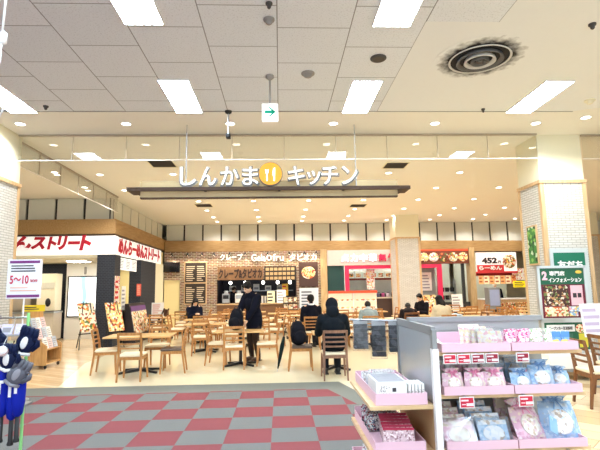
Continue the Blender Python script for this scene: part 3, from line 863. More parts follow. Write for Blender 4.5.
for k, (z0, z1) in enumerate(((1.92, 2.74), (1.04, 1.86))):
    b = MB().bx(-0.43, 0.43, -0.03, -0.02, z0, z1).build('board', BOARD_BLACK, r)
    mb = MB(); lines(mb, -0.38, 0.0, -0.03, z0+0.04, z1-0.12, 8, seed=k); lines(mb, 0.06, 0.4, -0.03, z0+0.04, z1-0.12, 8, seed=k+5)
    mb.build('menu_writing', CHALK, b)
r = thing('wall_screen', 'black flat screen above the pale yellow door', 'screen', (-4.55, 19.9, 2.36))
MB().bx(-0.34, 0.34, -0.03, 0.03, 0, 0.42).build('screen', M('screen_black', (12, 12, 14), 0.15), r, bevel=0.01)
MB().bx(-0.1, 0.1, 0.03, 0.06, 0.1, 0.3).build('bracket', BLACK, r)
GLOW = M('glowing_letters', (255, 252, 240), 0.4, emit=0.45)
r = thing('crepe_letters', 'lit white crepe lettering on the brick, leftmost of three words', 'sign lettering', (-2.05, 19.93, 2.96))
text('クレープ', GLOW, r, (0, -0.03, 0), 0.95, 0.28, extrude=0.012, bold=0.02)
r = thing('gelato_letters', 'lit white latin lettering on the brick, middle of three words', 'sign lettering', (-0.5, 19.93, 2.92))
text('Gela', GLOW, r, (-0.4, -0.03, 0.0), 0.6, 0.3, extrude=0.012, bold=0.012)
text('fru', GLOW, r, (0.44, -0.03, 0.0), 0.48, 0.3, extrude=0.012, bold=0.012)
MB().cyl((0.045, -0.06, -0.01), (0.045, -0.0, -0.01), 0.115, n=28).build('round_emblem', GLOW, r)
MB().ell((0.05, -0.065, -0.02), (0.07, 0.01, 0.08)).build('emblem_centre', M('emblem_dark', (90, 70, 66), 0.5), r)
r = thing('tapioca_letters', 'lit white lettering on the brick, rightmost of three words', 'sign lettering', (1.0, 19.93, 2.92))
text('タピオカ', GLOW, r, (0, -0.03, 0), 1.15, 0.3, extrude=0.012, bold=0.02)
r = thing('crepe_name_board', 'brown wooden crepe name board with dark lettering above the counter', 'sign board', (-1.67, 19.9, 2.26))
MB().bx(-0.96, 0.96, -0.02, 0.04, -0.27, 0.27).build('board', wood_mat('tan_board', (120, 86, 56), (150, 112, 76), 0.6, 'x'), r)
text('クレープ&タピオカ', M('dark_brown_letter', (52, 34, 26), .6), r, (0, -0.03, 0), 1.82, 0.42, extrude=0.01, bold=0.04)
r = thing('crepe_menu_board', 'dark rows of menu tags right of the brown crepe name board', 'menu board', (0.02, 19.9, 2.24))
MB().bx(-0.68, 0.68, -0.02, 0.04, -0.3, 0.3).build('board', BOARD_BLACK, r)
for k in range(3):
    mb = MB()
    for j in range(7):
        mb.bx(-0.62+j*0.18, -0.48+j*0.18, -0.03, -0.02, 0.12-k*0.19, 0.24-k*0.19)
    mb.build('tag_row', M('tan_tag', (196, 164, 118), .6), r)
r = thing('food_poster', 'tall dark poster with a golden dessert photo right of the crepe counter', 'poster', (1.22, 19.9, 0))
MB().bx(-0.4, 0.4, -0.01, 0.04, 1.66, 2.7).build('sheet', M('dark_poster', (70, 46, 40), .5), r)
mb = MB(); mb.ell((0,-0.015,2.25), (0.3,0.02,0.26)); mb.build('dessert_photo', PRINTS[1], r)
MB().bx(-0.4, 0.4, -0.01, 0.04, 0.75, 1.6).build('lower_sheet', M('blue_white_poster', (206, 214, 224), .5), r)
mb = MB(); lines(mb, -0.32, 0.34, -0.012, 0.85, 1.5, 5, seed=4); mb.build('print', M('slate_ink', (90, 96, 112), .6), r)
# lamps over the brick wall
BULB = M('warm_bulb', (255, 236, 200), 0.4, emit=10)
SPX = [-4.5, -3.85, -3.25, -2.75, -2.1, -1.45, -0.5, 0.4, 1.05, 1.55]
lampproto = None
for i, x in enumerate(SPX):
    lab = 'small black bracket lamp on the brick wall, %s from left' % ordn(i)
    if lampproto is None:
        lampproto = thing('bracket_lamp', lab, 'wall lamp', (x, 19.94, 3.14), 0, 'bracket lamps along the brick wall')
        MB().tube([(0,0.0,0), (0,-0.25,0.0), (0,-0.3,-0.03)], 0.012, 6).build('arm', BLACK, lampproto)
        MB().lathe([(0.02,0.0),(0.03,-0.05),(0.075,-0.11),(0.07,-0.11),(0.02,-0.03)], (0,-0.3,-0.01), 14).build('shade', BLACK, lampproto, True)
        MB().ell((0,-0.3,-0.09), (0.045,0.045,0.03)).build('bulb', BULB, lampproto, True)
    else:
        dup(lampproto, (x, 19.94, 3.14), 0, lab)
    ld = bpy.data.lights.new('bracket_lamp_light', 'SPOT'); ld.energy = 16; ld.color = (1, 0.86, 0.62); ld.spot_size = 1.9; ld.spot_blend = 0.7; ld.shadow_soft_size = 0.04
    lo = bpy.data.objects.new('bracket_lamp_light', ld); COL.objects.link(lo); lo.location = (x, 19.62, 3.0); lo.rotation_euler = (0.45, 0, 0)
for i, x in enumerate((-2.2, -1.55, -0.75, -0.1, 0.45)):
    r = thing('pendant_bulb', 'small glowing pendant bulb inside the crepe kitchen, %s from left' % ordn(i), 'pendant lamp', (x, 21.0, 0), 0, 'pendant bulbs in the crepe kitchen')
    MB().cyl((0,0,1.95), (0,0,2.5), 0.006, n=6).build('cord', BLACK, r)
    MB().ell((0,0,1.88), (0.07,0.07,0.08)).build('bulb', M('white_bulb', (255, 250, 240), .4, emit=6), r, True)
for k, (x, m) in enumerate(((-2.3, STEEL), (-1.75, WHITE), (-1.35, STEEL))):
    r = thing('counter_machine', '%s machine on the crepe counter, %s from left' % (('steel', 'white', 'steel')[k], ordn(k)), 'machine', (x, 20.25, 1.0), 0)
    MB().bx(-.16, .16, -.12, .12, .03, .42).build('body', m, r, bevel=.015)
    MB().cyl((0,0,.42), (0,0,.55), .09, .07, n=16).build('hopper', M('clear_grey_header', (200, 204, 208), .4), r)
    MB().bx(-.12, .12, -.13, -.12, .2, .36).build('front_panel', [BLACK, STEEL, BLACK][k], r)
    MB().bx(-.15, .15, -.11, .11, 0, .03).build('foot', BLACK, r)
for k in range(4):
    r = thing('cup_stack', 'stack of white paper cups on the crepe counter, %s from left' % ordn(k), 'cup stack', (-1.02+k*.13, 20.3, 1.0), 0, 'paper cup stacks')
    MB().lathe([(0,0),(.035,0),(.045,.1),(.038,.1),(.048,.2),(.04,.2),(.05,.3),(0,.3)], n=14).build('cups', WHITE, r)
    MB().lathe([(0.0365,.02),(.0425,.075),(.0365,.02)], n=14).build('printed_band', BROWN, r)
for k in range(5):
    r = thing('stock_box', 'pale box on the back shelf of the crepe kitchen, %s from left' % ordn(k), 'box', (-2.2+k*.55, 22.0, 1.53), 0, 'boxes on the crepe kitchen shelf')
    MB().bx(-.14, .14, -.12, .12, 0, .22+.04*(k % 3)).build('box', [PAPER, KITCHEN, WHITE][k % 3], r)
    MB().bx(-.1, .1, -.125, -.12, .05, .15).build('printed_label', GREYINK, r)
r = thing('kitchen_shelf', 'wall shelf at the back of the dark crepe kitchen', 'shelf', (-1.0, 22.0, 1.5))
MB().bx(-1.6, 1.6, -.2, .2, 0, .03).build('shelf_board', STEEL, r)
for sx in (-1.2, 1.2): MB().bx(sx-.015, sx+.015, -.15, .2, -.15, 0).build('bracket', STEEL, r)
sheet('cream notice with a round badge on the crepe counter, left of two', (-0.38, 19.86, 1.0), 0, 0.32, 0.5, M('cream_notice', (236, 228, 186), .5), 'notice', -0.1, ink=INK, n=3)
sheet('white notice on the crepe counter, right of two', (0.05, 19.86, 1.0), 0, 0.38, 0.55, PAPER, 'notice', -0.1, ink=GREYINK, n=4)
r = sheet('small yellow picture notice above the white counter notice', (0.22, 20.3, 1.3), 0, 0.26, 0.5, M('yellow_notice', (240, 196, 70), .5), 'notice', 0, ink=REDINK, n=3)
MB().cyl((0,.02,-.3), (0,.02,.02), .012, n=8).build('post', STEEL, r)
r = thing('magazine_stand', 'brown wire leaflet rack standing before the crepe counter', 'leaflet rack', (0.42, 19.2, 0)); r.scale = (1.15, 1, 1.1)
MB().bx(-0.26, 0.26, -0.02, 0.02, 0.05, 1.15).build('back_panel', BROWN, r)
for k in range(4):
    MB().bx(-0.26, 0.26, -0.1, -0.02, 0.2+k*0.24, 0.22+k*0.24).build('ledge', BROWN, r)
    q = MB()
    for j in range(3): q.box((-0.17+j*0.17, -0.06, 0.31+k*0.24), (0.14, 0.012, 0.19), (-0.15,0,0))
    q.build('leaflets', patches_mat('leaflet_print', (210, 190, 150), [(120, 96, 70), (236, 230, 214), (160, 60, 50)], 16) if 'leaflet_print' not in MATS else MATS['leaflet_print'], r)
for sx in (-1, 1): MB().bx(sx*0.26-0.015, sx*0.26+0.015, -0.15, 0.15, 0, 0.05).build('foot', BLACK, r)

# Chinese food shop
r = thing('chinese_shop_sign', 'white lit shop sign with pale and red characters and a food photo', 'sign', (3.9, 19.95, 2.85))
MB().bx(-1.86, 2.1, -0.03, 0.3, -0.32, 0.34).build('sign_box', M('soft_white_sign', (204, 194, 186), .4), r)
PALE = M('pale_lit_letters', (255, 255, 255), .4, emit=.7)
for ch, x in (('点', -1.1), ('力', -0.7), ('中', -0.3), ('華', 0.1)):
    text(ch, PALE, r, (x, -0.045, 0), 0.34, 0.34, extrude=0.012, bold=0.04)
    text(ch, M('letter_back_pink', (216, 160, 176), .5), r, (x+0.015, -0.034, -0.015), 0.39, 0.39, extrude=0.003, bold=0.06, name='letter_edge', label='pinkish outline behind a white character')
PINKRED = M('pink_red', (222, 40, 88), .45)
for ch, x in (('無', 0.52), ('焼', 0.93)):
    text(ch, PINKRED, r, (x, -0.045, 0), 0.34, 0.34, extrude=0.012, bold=0.05)
MB().bx(1.2, 2.1, -0.05, -0.03, -0.3, 0.32).build('food_photo', PRINTS[3], r)
mb = MB(); mb.bx(2.04, 2.74, 20.0, 20.1, 0, 2.54)
struct('wall_green_panel', mb, M('dark_green_panel', (22, 62, 58), .4), 'dark green panel left of the red framed counter')
r = thing('red_counter_frame', 'bright pink red frame around the opening of the Chinese food counter', 'door frame', (4.9, 20.0, 0))
MB().bx(-2.12, -1.94, -0.06, 0.1, 0, 2.54).build('post', PINKRED, r); MB().bx(1.92, 2.1, -0.06, 0.1, 0, 2.54).build('post', PINKRED, r)
MB().bx(-1.94, 1.92, -0.06, 0.1, 2.38, 2.54).build('top_bar', PINKRED, r)
MB().bx(-2.14, -2.12, -0.06, 0.1, 0, 2.54).build('white_edge', WHITE, r)
for k in range(2):
    r = thing('menu_banner', 'narrow dish banner hanging in the red framed counter opening, %s one' % ('left', 'right')[k], 'banner', (3.95+k*1.1, 20.3, 1.5), 0, 'dish banners in the Chinese counter')
    MB().bx(-.18, .18, -.01, .0, 0, .85).build('cloth', PRINTS[2-k], r)
    MB().cyl((-.2,0,.86), (.2,0,.86), .012, n=8).build('rod', STEEL, r)
    for sx in (-.15, .15): MB().cyl((sx,0,.86), (sx,0,1.75), .004, n=6).build('cord', STEEL, r)
r = thing('steel_kitchen_unit', 'long steel cooking unit inside the Chinese food kitchen', 'kitchen unit', (4.3, 21.6, 0))
MB().bx(-2.0, 2.0, -.4, .4, .1, 1.0).build('body', STEEL, r)
MB().bx(-2.02, 2.02, -.44, .42, 1.0, 1.05).build('worktop', STEEL, r)
MB().bx(-1.8, 1.8, -.3, .4, 2.3, 2.7).build('extractor_hood', WHITE, r)
MB().bx(-1.8, 1.8, .36, .42, 1.05, 2.3).build('splash_panel', M('white_splash', (226, 232, 230), .3), r)
MB().bx(-2.0, 2.0, -.4, .4, 0, .1).build('plinth', BLACK, r)
for k in range(5):
    rr = thing('cooking_pot', 'steel pot on the Chinese kitchen unit, %s from left' % ordn(k), 'pot', (2.9+k*.62, 21.5, 1.055), 0, 'pots on the Chinese kitchen unit')
    MB().lathe([(0,0),(.16,0),(.17,.24),(.16,.25),(0,.25)], n=16).build('pot', [STEEL, BLACK][k % 2], rr, True)
    MB().ell((0,0,.26), (.04,.04,.03)).build('lid_knob', BLACK, rr, True)
r = thing('menu_rail', 'row of food photo panels hung over the Chinese kitchen counter', 'menu board', (4.0, 21.0, 1.95))
for k in range(6):
    q = MB().bx(-0.95+k*0.34, -0.65+k*0.34, -0.01, 0.02, 0.05, 0.36).build('menu_panel', M('white_green_panel', (222, 236, 222), .4, emit=.3), r)
    MB().bx(-0.91+k*0.34, -0.69+k*0.34, -0.02, -0.01, 0.1, 0.26).build('photo', PRINTS[k % 2], q)
MB().bx(-1.0, 1.9, -0.02, 0.03, -0.04, 0.05).build('rail', M('brown_red', (130, 60, 50), .5), r)
for k in range(3): MB().bx(1.08+k*0.3, 1.34+k*0.3, -0.01, 0.02, 0.06, 0.34).build('menu_panel', PRINTS[1], r)
for sx in (-0.98, 1.88): MB().cyl((sx,0,0.05), (sx,0,1.25), 0.008, n=6).build('hanger', BLACK, r)
r = thing('chinese_counter', 'dark brown counter of the Chinese food shop', 'counter', (4.95, 19.75, 0))
MB().bx(-1.0, 1.8, -0.25, 0.2, 0, 1.12).build('body', M('dark_counter', (78, 58, 50), .45), r)
MB().bx(-1.02, 1.82, -0.3, 0.22, 1.12, 1.17).build('worktop', M('light_top', (206, 196, 176), .4), r)
def jars(y, z, x0, n, label, dx=0.2):
    cols = [(60, 60, 90), (150, 60, 110), (200, 180, 190), (40, 50, 70), (180, 60, 60)]
    base = None
    for k in range(n):
        lab = label % ordn(k)
        rr = thing('condiment_jar', lab, 'jar', (x0+k*dx, y, z), 0, 'jars on the Chinese counter')
        MB().lathe([(0,0),(0.07,0),(0.075,0.14),(0.05,0.17),(0,0.17)], n=12).build('jar', M('jar_%d' % (k % 5), cols[k % 5], .3), rr, True)
        MB().cyl((0,0,0.17), (0,0,0.2), 0.055, n=12).build('lid', BLACK, rr)
jars(19.75, 1.17, 4.15, 6, 'small dark and pink jar on the Chinese counter, %s from left')
r = thing('sample_case', 'white display case with orange top edge showing rows of sample dishes', 'display case', (2.95, 19.0, 0))
MB().bx(-0.98, 0.98, -0.2, 0.2, 0, 0.42).build('base', OAK, r)
MB().bx(-0.98, 0.98, 0.1, 0.2, 0.42, 1.4).build('back_panel', M('ivory_panel', (248, 238, 212), .4, emit=.25), r)
for k in range(3):
    q = MB().bx(-0.96, 0.96, -0.18+0.06*k, 0.1, 0.44+0.3*k, 0.46+0.3*k).build('shelf', WHITE, r)
    dd = MB()
    for j in range(9):
        dd.lathe([(0.0,0.0),(0.05,0.0),(0.085,0.05),(0.06,0.055),(0.0,0.07)], (-0.85+j*0.21, -0.07+0.06*k, 0.46+0.3*k), 10)
    dd.build('sample_bowls', PRINTS[1], q, True)
MB().bx(-0.98, 0.98, -0.1, 0.2, 1.36, 1.46).build('orange_header', M('orange_red', (232, 84, 48), .45), r)
MB().bx(-0.01, 0.01, -0.2, 0.1, 0.42, 1.36).build('divider', WHITE, r)

# right part of the Chinese shop, behind the pillar
r = thing('dish_photo_sign', 'wide sign of colourful dish photos right of the narrow far pillar', 'sign', (7.05, 19.95, 2.86))
MB().bx(-1.05, 1.15, -0.03, 0.3, -0.31, 0.31).build('sign_box', M('brown_photo_ground', (120, 60, 40), .4), r)
for k in range(5):
    q = MB(); q.ell((-0.82+k*0.43, -0.04, -0.03), (0.22, 0.02, 0.2)); q.build('dish_photo', PRINTS[(k+1) % 4], r, True)
MB().bx(-1.05, 1.15, -0.035, -0.03, 0.24, 0.31).build('orange_edge', M('orange_red'), r)
mb = MB(); mb.bx(7.0, 8.2, 20.05, 20.12, 0, 0.9); mb.bx(7.9, 8.02, 20.02, 20.12, 0.9, 2.55)
struct('wall_dark_dado', mb, M('dark_dado', (44, 46, 48), .45), 'dark lower wall and post under the kitchen window')
r = thing('kitchen_shelf', 'metal kitchen shelves with dark pots behind the window right of the red door', 'shelf', (7.5, 20.8, 0))
for sx in (-0.4, 0.35): MB().bx(sx-0.02, sx+0.02, -0.15, 0.15, 0, 1.9).build('upright', STEEL, r)
for z in (0.95, 1.3, 1.7): MB().bx(-0.42, 0.37, -0.18, 0.15, z, z+0.03).build('shelf_board', STEEL, r)
for k in range(6):
    rr = thing('stock_pot', 'dark stock pot on the %s kitchen shelf, %s one' % (['middle', 'lower'][k // 3], ['left', 'middle', 'right'][k % 3]), 'pot', (7.25+(k % 3)*0.23, 20.78, 1.33 if k < 3 else 0.98), 0, 'pots on the kitchen shelf')
    MB().lathe([(0,0),(0.09,0),(0.1,0.18),(0.09,0.19),(0,0.19)], n=14).build('pot', BLACK, rr, True)
    MB().ell((0,0,0.2), (0.03,0.03,0.02)).build('lid_knob', STEEL, rr, True)
sheet('white notice inside the red framed door', (6.45, 20.4, 1.4), 0, 0.45, 0.8, PAPER, 'notice', ink=GREYINK)
mb = MB(); mb.bx(6.0, 6.85, 20.45, 20.52, 0, 2.4)
tag(mb.build('door_2', M('grey_kitchen_door', (150, 158, 156), .4)), 'grey kitchen door inside the red frame', None, None, 'structure')

# noodle price shop on the right
r = thing('price_sign', 'large white sign with the price 452 and a noodle bowl photo', 'sign', (9.4, 19.9, 2.6))
MB().bx(-0.88, 0.88, -0.04, 0.06, -0.42, 0.4).build('board', M('pinkish_white_sign', (250, 236, 232), .4, emit=.35), r)
text('452', M('near_black_letter', (40, 30, 34), .5), r, (-0.32, -0.05, 0.05), 0.68, 0.26, extrude=0.006, bold=0.05, name='price')
text('円', M('near_black_letter'), r, (0.12, -0.05, -0.02), 0.13, 0.13, extrude=0.006, bold=0.04, name='price')
MB().bx(-0.88, 0.3, -0.05, -0.04, -0.42, -0.14).build('red_band', M('sign_red', (206, 52, 56), .5), r)
text('らーめん', WHITE, r, (-0.3, -0.058, -0.27), 1.0, 0.18, extrude=0.004, bold=0.04)
mb = MB(); mb.ell((0.55,-0.05,0.0), (0.3,0.03,0.3)); mb.build('bowl_photo', PRINTS[0], r, True)
MB().bx(-0.9, 0.9, -0.05, 0.08, -0.5, -0.42).build('bottom_rail', M('sign_red'), r)
r = thing('price_shop_valance', 'dark red awning strip under the price sign', 'awning', (9.45, 20.0, 2.0))
MB().prism([(-0.12, 0.0), (0.1, 0.0), (0.1, 0.1), (-0.02, 0.1)], -0.98, 0.9, 'x').build('strip', M('deep_red', (150, 50, 44), .5), r)
for k in range(7):
    sheet('orange food photo card in the row under the dark red awning, %s from left' % ordn(k), (8.68+k*0.24, 19.9, 1.64), 0, 0.21, 0.37, [M('orange_card', (240, 176, 110), .5, emit=.2), M('cream_card', (246, 222, 180), .5, emit=.2)][k % 2], 'menu card', group='food cards under the awning', ink=M('card_brown', (190, 100, 60), .5), n=2)
r = sheet('white board with bowl photos at the right of the price sign', (10.4, 19.9, 1.8), 0, 0.66, 0.5, PRINTS[2], 'menu board', ink=None)
for sx in (-.25, .25): MB().tube([(sx,.004,.49), (sx,.06,1.0), (sx,.12,1.35)], .006, 6).build('cord', STEEL, r)
r = sheet('bright yellow menu strip below the white bowl board', (10.37, 19.84, 1.48), 0, 0.64, 0.27, M('bright_yellow', (250, 224, 20), .5, emit=.3), 'menu strip', ink=INK, n=3)
r = thing('price_shop_counter', 'light counter with orange menu sheets at the right back shop', 'counter', (9.72, 19.8, 0))
MB().bx(-1.24, 1.26, -0.25, 0.3, 0, 0.98).build('body', OAK, r)
MB().bx(-1.26, 1.27, -0.3, 0.32, 0.98, 1.03).build('worktop', WHITE, r)
for k in range(5): MB().bx(-1.15+k*0.48, -0.75+k*0.48, -0.262, -0.25, 0.35, 0.85).build('menu_sheet', PRINTS[k % 2], r)
r = thing('ticket_machine', 'grey ticket machine at the left end of the right back shop', 'ticket machine', (8.85, 19.3, 0))
MB().bx(-0.25, 0.25, -0.2, 0.2, 0, 1.5).build('body', GREYMETAL, r, bevel=0.02)
MB().bx(-0.2, 0.2, -0.215, -0.2, 0.75, 1.4).build('button_panel', M('bluish_panel', (150, 160, 190), .3, emit=.2), r)
MB().bx(-0.12, 0.12, -0.215, -0.2, 0.45, 0.6).build('ticket_slot', BLACK, r)
# ------------------------------------------------------------------ chairs and tables
CH_WOOD = wood_mat('honey_chair_wood', (158, 104, 50), (188, 134, 76), 0.4, 'z', 5, 8)
CH_DARK = wood_mat('walnut_chair_wood', (104, 62, 30), (136, 86, 44), 0.4, 'z', 5, 8)
CH_GREY = wood_mat('grey_brown_chair_wood', (116, 82, 62), (142, 104, 82), 0.4, 'z', 5, 8)
PAD_CREAM = M('cream_vinyl', (240, 226, 196), 0.45, var=0.03)
PAD_BROWN = M('dark_brown_vinyl', (92, 74, 62), 0.45, var=0.05)
TOP_WOOD = wood_mat('pale_table_laminate', (206, 160, 100), (226, 186, 126), 0.3, 'x', 4, 10)
TABLE_IRON = M('black_cast_iron', (22, 22, 24), 0.45)
def make_chair(label, wood, pad):
    t = thing('dining_chair', label, 'chair')
    w = 0.2
    for s in (-1, 1):
        MB().tube([(s*0.215, 0.215, 0), (s*0.2, 0.19, 0.42)], [0.014, 0.02], sq=True).build('leg', wood, t)
        MB().tube([(s*0.205, -0.25, 0), (s*0.195, -0.19, 0.43), (s*0.195, -0.215, 0.62), (s*0.2, -0.265, 0.85)], [0.014, 0.02, 0.018, 0.015], sq=True).build('leg', wood, t)
    mb = MB(); mb.bx(-0.2, 0.2, 0.17, 0.2, 0.37, 0.425); mb.bx(-0.2, 0.2, -0.2, -0.17, 0.37, 0.425); mb.bx(-0.21, -0.185, -0.18, 0.18, 0.37, 0.425); mb.bx(0.185, 0.21, -0.18, 0.18, 0.37, 0.425)
    mb.build('seat_frame', wood, t)
    MB().bx(-0.215, 0.215, -0.205, 0.22, 0.425, 0.47).build('seat', pad, t, bevel=0.015)
    for z, y, h in ((0.83, -0.258, 0.05), (0.735, -0.24, 0.028), (0.655, -0.224, 0.028), (0.575, -0.21, 0.028)):
        mb = MB(); mb.tube([(-0.195, y, z), (-0.1, y-0.018, z), (0, y-0.024, z), (0.1, y-0.018, z), (0.195, y, z)], 0.011, sq=True)
        for i, v in enumerate(mb.v): mb.v[i] = (v[0], v[1], z + (v[2]-z)*h/0.022*1.0)
        mb.build('back_slat', wood, t)
    return t
CHP = {}
CHAIRS = []
def chair(x, y, rz, label, kind='honey', group='dining chairs'):
    if kind not in CHP:
        wood, pad = {'honey': (CH_WOOD, PAD_CREAM), 'brownseat': (CH_WOOD, PAD_BROWN), 'walnut': (CH_DARK, PAD_CREAM), 'grey': (CH_GREY, PAD_CREAM)}[kind]
        t = make_chair(label, wood, pad); CHP[kind] = t
        t.location = (x, y, 0); t.rotation_euler = (0, 0, rz); t['group'] = group
        return t
    return dup(CHP[kind], (x, y, 0), rz, label, group)
TBP = {}
def table(x, y, rz, w, d, label, group='dining tables'):
    k = (w, d)
    if k in TBP: return dup(TBP[k], (x, y, 0), rz, label, group)
    t = thing('dining_table', label, 'table', (x, y, 0), rz, group)
    MB().bx(-w/2, w/2, -d/2, d/2, 0.69, 0.72).build('tabletop', TOP_WOOD, t, bevel=0.006)
    MB().cyl((0,0,0.04), (0,0,0.68), 0.035).build('column', TABLE_IRON, t)
    mb = MB()
    for a in (0.785, 2.356, 3.927, 5.498):
        mb.tube([(0,0,0.055), (math.cos(a)*0.36*w/0.9, math.sin(a)*0.33, 0.018)], [0.03, 0.018], sq=True)
    mb.build('cross_base', TABLE_IRON, t)
    MB().bx(-0.18, 0.18, -0.15, 0.15, 0.675, 0.69).build('top_plate', TABLE_IRON, t)
    TBP[k] = t
    return t
L, R_, A, F_ = -PI/2, PI/2, 0.0, PI   # facing right (+X), facing left (-X), away, towards the camera
# front left table
table(-2.78, 9.65, 0.06, 1.28, 0.74, 'pale wood dining table at front left with four chairs around it')
chair(-2.69, 8.86, 0.03, 'honey wood chair with its back to the camera at the front left table')
chair(-3.42, 9.62, L+0.12, 'honey wood chair at the left end of the front left table')
chair(-2.12, 9.56, R_+0.1, 'honey wood chair with dark brown seat at the right end of the front left table', 'brownseat')
chair(-2.6, 10.25, F_, 'honey wood chair facing the camera behind the front left table')
# middle table with the standing man
table(-0.85, 10.2, -0.04, 1.05, 0.6, 'pale wood dining table where the man in the navy coat stands')
chair(-0.94, 9.86, 0.02, 'honey wood chair with its back to the camera at the standing man\'s table')
chair(-1.34, 10.42, L-0.1, 'honey wood chair at the left end of the standing man\'s table')
chair(-0.28, 10.2, R_, 'honey wood chair at the right end of the standing man\'s table', 'honey')
# table of the hooded person
table(1.08, 9.45, 0.0, 0.9, 0.72, 'pale wood dining table in front of the hooded seated person')
chair(0.4, 9.5, L, 'honey wood chair holding a black backpack, left of the hooded person', 'brownseat')
chair(0.95, 8.5, 0.0, 'grey brown wooden chair in which the hooded person sits', 'grey')
# second row left
table(-2.35, 14.45, 0.0, 1.05, 0.6, 'pale wood dining table where the navy clad person on the left sits')
chair(-2.3, 14.05, 0.0, 'honey wood chair with its back to the camera at the left seated person\'s table')
chair(-3.1, 14.45, L, 'honey wood chair at the left end of the left seated person\'s table')
chair(-1.65, 14.4, R_, 'honey wood chair at the right end of the left seated person\'s table')
chair(-2.72, 15.15, F_+0.35, 'honey wood chair in which the navy clad person on the left sits')
table(-0.75, 13.5, 0.0, 1.05, 0.6, 'pale wood dining table directly behind the standing man')
chair(-1.35, 13.4, L, 'honey wood chair left of the table directly behind the standing man')
chair(-0.12, 13.5, R_, 'honey wood chair right of the table directly behind the standing man')
chair(-0.5, 12.95, A, 'honey wood chair on the near side of the table directly behind the standing man')
chair(-0.95, 14.05, F_, 'honey wood chair on the far side of the table directly behind the standing man')
table(1.02, 13.25, 0.0, 1.05, 0.6, 'pale wood dining table before the dark clad person with a bare neck')
chair(0.83, 12.62, A, 'honey wood chair in which the dark clad person behind the umbrella sits')
chair(1.62, 13.25, R_, 'honey wood chair right of the dark clad person behind the umbrella')
chair(1.05, 13.9, F_, 'honey wood chair facing the dark clad person behind the umbrella')
table(2.35, 13.05, 0.0, 1.05, 0.6, 'pale wood dining table of the person in the grey hooded top')
chair(2.34, 12.4, A, 'honey wood chair in which the person in the grey hooded top sits')
chair(1.78, 12.55, L+0.5, 'honey wood chair left of the person in the grey hooded top')
chair(2.98, 13.05, R_, 'honey wood chair right of the person in the grey hooded top', 'walnut')
chair(2.35, 13.7, F_, 'honey wood chair facing the person in the grey hooded top')
table(3.95, 14.2, 0.0, 1.05, 0.6, 'pale wood dining table before the narrow far pillar')
chair(3.75, 13.6, A, 'dark wooden chair in which the dark haired person by the narrow pillar sits', 'walnut')
chair(3.3, 14.2, L, 'honey wood chair at the left end of the table before the narrow far pillar')
chair(4.05, 14.85, F_, 'honey wood chair on the far side of the table before the narrow far pillar')
table(4.75, 12.95, 0.2, 0.9, 0.72, 'pale wood dining table beside the person in the beige coat')
chair(4.28, 12.25, 0.2, 'honey wood chair in which the person in the beige coat sits')
chair(5.4, 12.9, R_, 'walnut chair right of the person in the beige coat', 'walnut')
# far rows, one set per table
def far_set(x, y, label, sides, kinds='hhhh', rz=0.0):
    table(x, y, rz, 1.05, 0.6, 'pale wood dining table ' + label)
    pos = {'n': (x, y-0.6, A, 'near side'), 'f': (x, y+0.62, F_, 'far side'), 'l': (x-0.68, y, L, 'left end'), 'r': (x+0.68, y, R_, 'right end')}
    for s in sides:
        a, b, c, n = pos[s]
        k = 'walnut' if s.isupper() else 'honey'
        chair(a, b, c, '%s wood chair at the %s of the table %s' % ('walnut' if k == 'walnut' else 'honey', n, label))
far_set(-3.55, 17.9, 'nearest the pale yellow door', 'nr')
far_set(-1.95, 17.3, 'before the wall menu board', 'nflr')
far_set(0.08, 17.2, 'before the leaflet rack', 'nflr')
far_set(1.75, 16.7, 'just left of the sample case', 'nlr')
far_set(3.35, 17.2, 'just right before the sample case', 'nfr')
far_set(-1.0, 15.4, 'halfway to the crepe counter', 'nlr')
far_set(2.1, 15.0, 'behind the grey hooded person', 'nflr')
far_set(6.4, 15.2, 'right of the narrow far pillar', 'nflr')
far_set(8.3, 15.6, 'before the price sign shop', 'nlr')
far_set(6.9, 17.6, 'under the dish photo sign', 'nflr')
far_set(9.6, 17.6, 'before the yellow menu strip', 'nflr')
far_set(-3.9, 15.9, 'right beside the white menu stand', 'nr')
far_set(0.5, 15.45, 'one row before the leaflet rack', 'nfr')
far_set(-1.1, 18.7, 'right against the crepe counter', 'nlr')
far_set(0.92, 18.5, 'right of the leaflet rack', 'nl')
far_set(6.15, 18.55, 'before the dark brown Chinese counter', 'f')
far_set(5.9, 13.6, 'right of the beige coat table', 'nflr')
far_set(7.9, 13.8, 'farthest right behind the pouch rack', 'nlr')
far_set(-1.95, 12.55, 'just behind the front left table', 'nfr')
# right foreground
table(5.5, 6.6, 0.0, 0.9, 0.72, 'pale wood dining table at the right edge behind the pouch rack')
chair(4.2, 6.2, L-0.08, 'walnut wood chair at the right edge between the pouch rack and the information board', 'walnut')
chair(4.78, 6.62, L+0.05, 'walnut wood chair farther right, cut by the right edge of the photo', 'walnut')
r = sheet('white menu stand with lilac print at the right edge behind the walnut chairs', (4.98, 7.3, 0.75), 0.1, 0.42, 0.52, M('lilac_white_paper', (244, 242, 248), .5), 'leaflet', -0.12, ink=M('lilac_ink', (206, 190, 220), .6), n=4, name='leaflet_stand')
MB().cyl((0,.03,.2), (0,.03,-.735), .015, n=8).build('post', STEEL, r)
MB().bx(-.16, .16, -.1, .16, -.75, -.735).build('foot', GREYMETAL, r)

